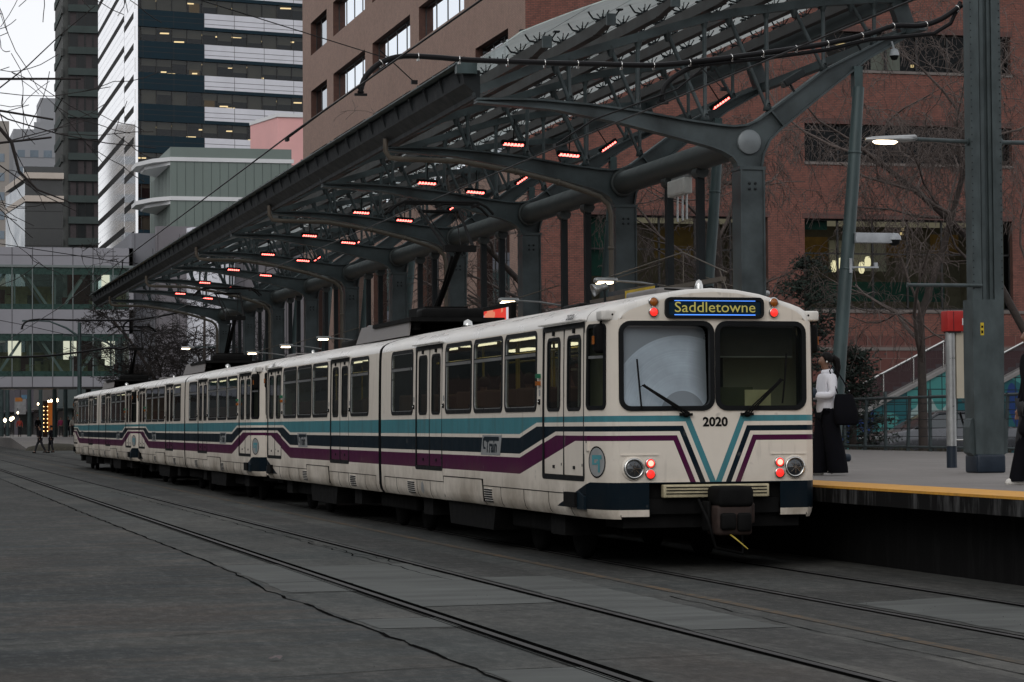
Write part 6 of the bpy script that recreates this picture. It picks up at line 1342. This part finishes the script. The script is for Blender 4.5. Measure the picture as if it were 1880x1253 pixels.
# passengers of the front car
for k, (x, y, ct, nm) in enumerate(((8.1, 30.0, m_pale, 'pale jacket behind the window nearest the cab door'), (8.1, 31.4, m_coatb, 'black coat behind the second side window'), (8.1, 33.0, m_redc, 'red top behind the third side window'), (9.3, 30.9, m_conc, 'grey top on the far side of the front tram car'), (8.1, 32.4, m_conc, 'grey hooded top between two side windows'))):
    person('seated passenger in a '+nm, (x, y, .93), pi if k % 2 else 0, 1.7, coat=ct, legs=m_trou, sit=True)
# ============================================================ FAR STREET
for k, (x, y, h) in enumerate(((10.75, 222, 9), (11.95, 235, 9), (13.2, 222, 9), (14.2, 222, 8), (13.85, 199, 9), (15.15, 205, 9), (12.1, 152, 8.1), (14.6, 152, 7.2), (13.1, 260, 8))):
    r = thing('street_pole', 'grey-green steel pole under the skywalk, %s' % ('leftmost of the row', 'second from the left', 'third from the left', 'fourth from the left', 'behind the two walkers', 'nearest the end of the tram', '', '', 'thin far one behind the walkers')[k] if k not in (6, 7) else ('tall green street pole with a curved lamp arm in front of the skywalk' if k == 6 else 'green street pole beside the far pantograph, with a curved lamp arm'), 'pole', (x, y, 0), 0, None if k in (6, 7) else 'green poles beyond the skywalk')
    b = MB(); b.tube([(0, 0, 0), (0, 0, h)], [.20, .15] if k < 6 else [.16, .11], 8); b.tube([(0, 0, 0), (0, 0, .3)], .26, 8); b.build('shaft', m_grn, r)
    if k in (6, 7): b = MB(); b.tube([(0, 0, h-.9), (-.8, 0, h-.35), (-1.8, 0, h+.05), (-2.8, 0, h+.1)], [.08, .07, .05, .04], 6); b.cbox(-3.1, 0, h+.08, .8, .3, .1); b.build('lamp_arm', m_grn, r)
b = MB(); b.prism([(10.2, 172, -.1), (10.2, 400, -.1), (10.2, 400, .8), (10.2, 196, .8), (10.2, 172, .02)], (50, 0, 0)); struct(b.build('far_pavement', m_plat))
r = thing('traffic_island', 'low dark mound around the foot of a pole behind the two walkers', 'island', (15.3, 190, 0)); b = MB(); b.lathe([(2.2, 0), (1.9, .35), (1.0, .55), (0, .6)], (0, 0, 0), (0, 0, 1), 20); b.build('mound', m_hedge, r); r.location = (11.9, 170, -.1)
SH = [(19.0, 200, 21.0, 206, 4.4, (.05, .055, .06)), (18.0, 214, 22, 222, 4.5, (.16, .10, .06)), (17.3, 232, 22, 244, 5.5, (.07, .09, .09)), (16.4, 252, 22, 268, 7, (.12, .11, .105)), (15, 280, 24, 300, 8, (.09, .085, .10)), (12.5, 310, 26, 330, 9, (.07, .075, .08)), (8, 360, 30, 380, 14, (.10, .10, .11))]
for k, (x0, y0, x1, y1, h, c) in enumerate(SH):
    r = thing('shop_front', '%s shop building along the far street under the skywalk' % ['narrow dark', 'brown', 'green-grey', 'grey', 'violet grey', 'slate grey', 'large pale'][k], 'building', (x0, y0, 0)); b = MB(); b.box(x0, y0, 0, x1, y1, h, 0); b.box(x0-.05, y0+.5, .3, x0, y1-.5, 3.2, 1); b.box(x0+.5, y0-.05, .3, x1-.5, y0, 3.2, 1); b.box(x0-.9, y0-.9, 3.4, x1, y1, 3.6, 0); ch(b.build('walls', [sm('shop%d' % k, c, .8, 0, .1, .5), m_bglass]), r)
r = thing('lit_kiosk', 'orange lit kiosk edged with bulbs, beyond the walkers', 'kiosk', (13.68, 205, .8)); b = MB(); b.box(.05, 0, .5, .42, .9, 2.9, 0); b.build('panel', emi('orange_glow', (.75, .20, .02), .35), r); b = MB(); b.box(-.35, .2, 0, .03, .9, 3.0); b.build('dark_panel', m_rust, r)
b = MB()
for z in range(7): [b.lathe([(0, -.05), (.045, 0), (0, .05)], (x, -.05, .5+z*.34), (0, 0, 1), 6) for x in (-.31, 0)]
b.build('bulbs', emi('warm_bulb', (1, .6, .25), 7), r)
for k, (x, y, z, s_) in enumerate(((13.96, 208, 3.77, .10), (14.19, 208, 3.85, .10), (14.69, 208, 3.9, .11), (10.7, 215, 2.25, .13), (11.21, 215, 2.34, .13), (11.39, 215, 2.44, .10), (11.8, 215, 2.9, .08), (13.35, 212, 3.63, .08))):
    r = thing('street_light', ['first small white spotlight above the kiosk', 'second small white spotlight above the kiosk', 'third small white spotlight above the kiosk', 'lit lantern at the far left under the skywalk', 'bigger lit lantern right of the far left one', 'small lit lantern next to the bigger one', 'small white light above the red coat', 'small white light left of the kiosk'][k], 'light', (x, y, z)); b = MB(); b.lathe([(0, -s_*1.6), (s_, -s_*.6), (s_, s_*.6), (0, s_*1.6)], (0, 0, 0), (0, 0, 1), 8); b.build('lit_bulb', m_lamp, r)
    b = MB(); b.tube([(0, 0, s_), (0, .2, s_+.25), (0, .6, s_+.3)] if k not in (3, 4, 5) else [(0, 0, -s_), (0, 0, -z+.15)], .03, 5); b.build('bracket', m_dark, r)
r = thing('traffic_signal', 'red traffic light signal beside the end of the tram', 'traffic light', (16.3, 196, 0)); b = MB(); b.tube([(0, 0, 0), (0, 0, 5)], .07, 8); b.bevbox(-.2, -.2, 4.0, .2, .1, 5.0, .04); b.build('signal_head', m_blk, r); b = MB(); b.lathe([(.10, 0), (0, .02)], (0, -.2, 4.75), (0, -1, 0), 12); b.build('red_lamp', m_red, r)
r = thing('street_sign', 'hanging sign with an orange and blue picture panel over the far pavement', 'sign', (12.4, 222, 4.0)); b = MB(); b.box(-.5, 0, -1.2, .5, .1, .3, 0); b.box(-.45, -.02, -.05, .2, 0, .3, 1); b.box(.1, -.02, .2, .6, 0, .55, 2); b.build('board', [sm('grey_board', (.25, .25, .26), .7), sm('orange_art', (.4, .15, .03), .7), sm('blue_art', (.1, .2, .3), .7)], r); b = MB(); b.tube([(0, .05, .3), (0, .05, 1.0)], .03, 5); b.build('hanger', m_dark, r)
r = thing('street_lamp', 'lit street lamp on a pole with a double arm seen below the far canopy arch', 'lamp', (17.7, 130, 0)); b = MB(); b.tube([(0, 0, 0), (0, 0, 5.9)], [.14, .09], 8); b.tube([(-1.3, 0, 5.85), (1.2, 0, 5.85)], .03, 6); b.build('pole', m_grn, r); b = MB(); b.bevbox(-1.95, -.12, 5.78, -1.25, .12, 5.88, .04); b.build('lamp_head', m_alu, r); b = MB(); b.bevbox(-1.93, -.1, 5.74, -1.5, .1, 5.79, .02); b.build('lit_lens', m_lamp, r)

b = MB(); rnd = random.Random(4); V = []
for i in range(14):
    a = 2*pi*i/14; V.append((1.262+.02*0, 2.95+.11*cos(a)*rnd.uniform(.7, 1.15), .695+.085*sin(a)*rnd.uniform(.8, 1.15)))
b.add([(px_(z)+.004, y, z) for x, y, z in V], [tuple(range(14))]); o = b.build('repair_patch', m_greydecal, car0)
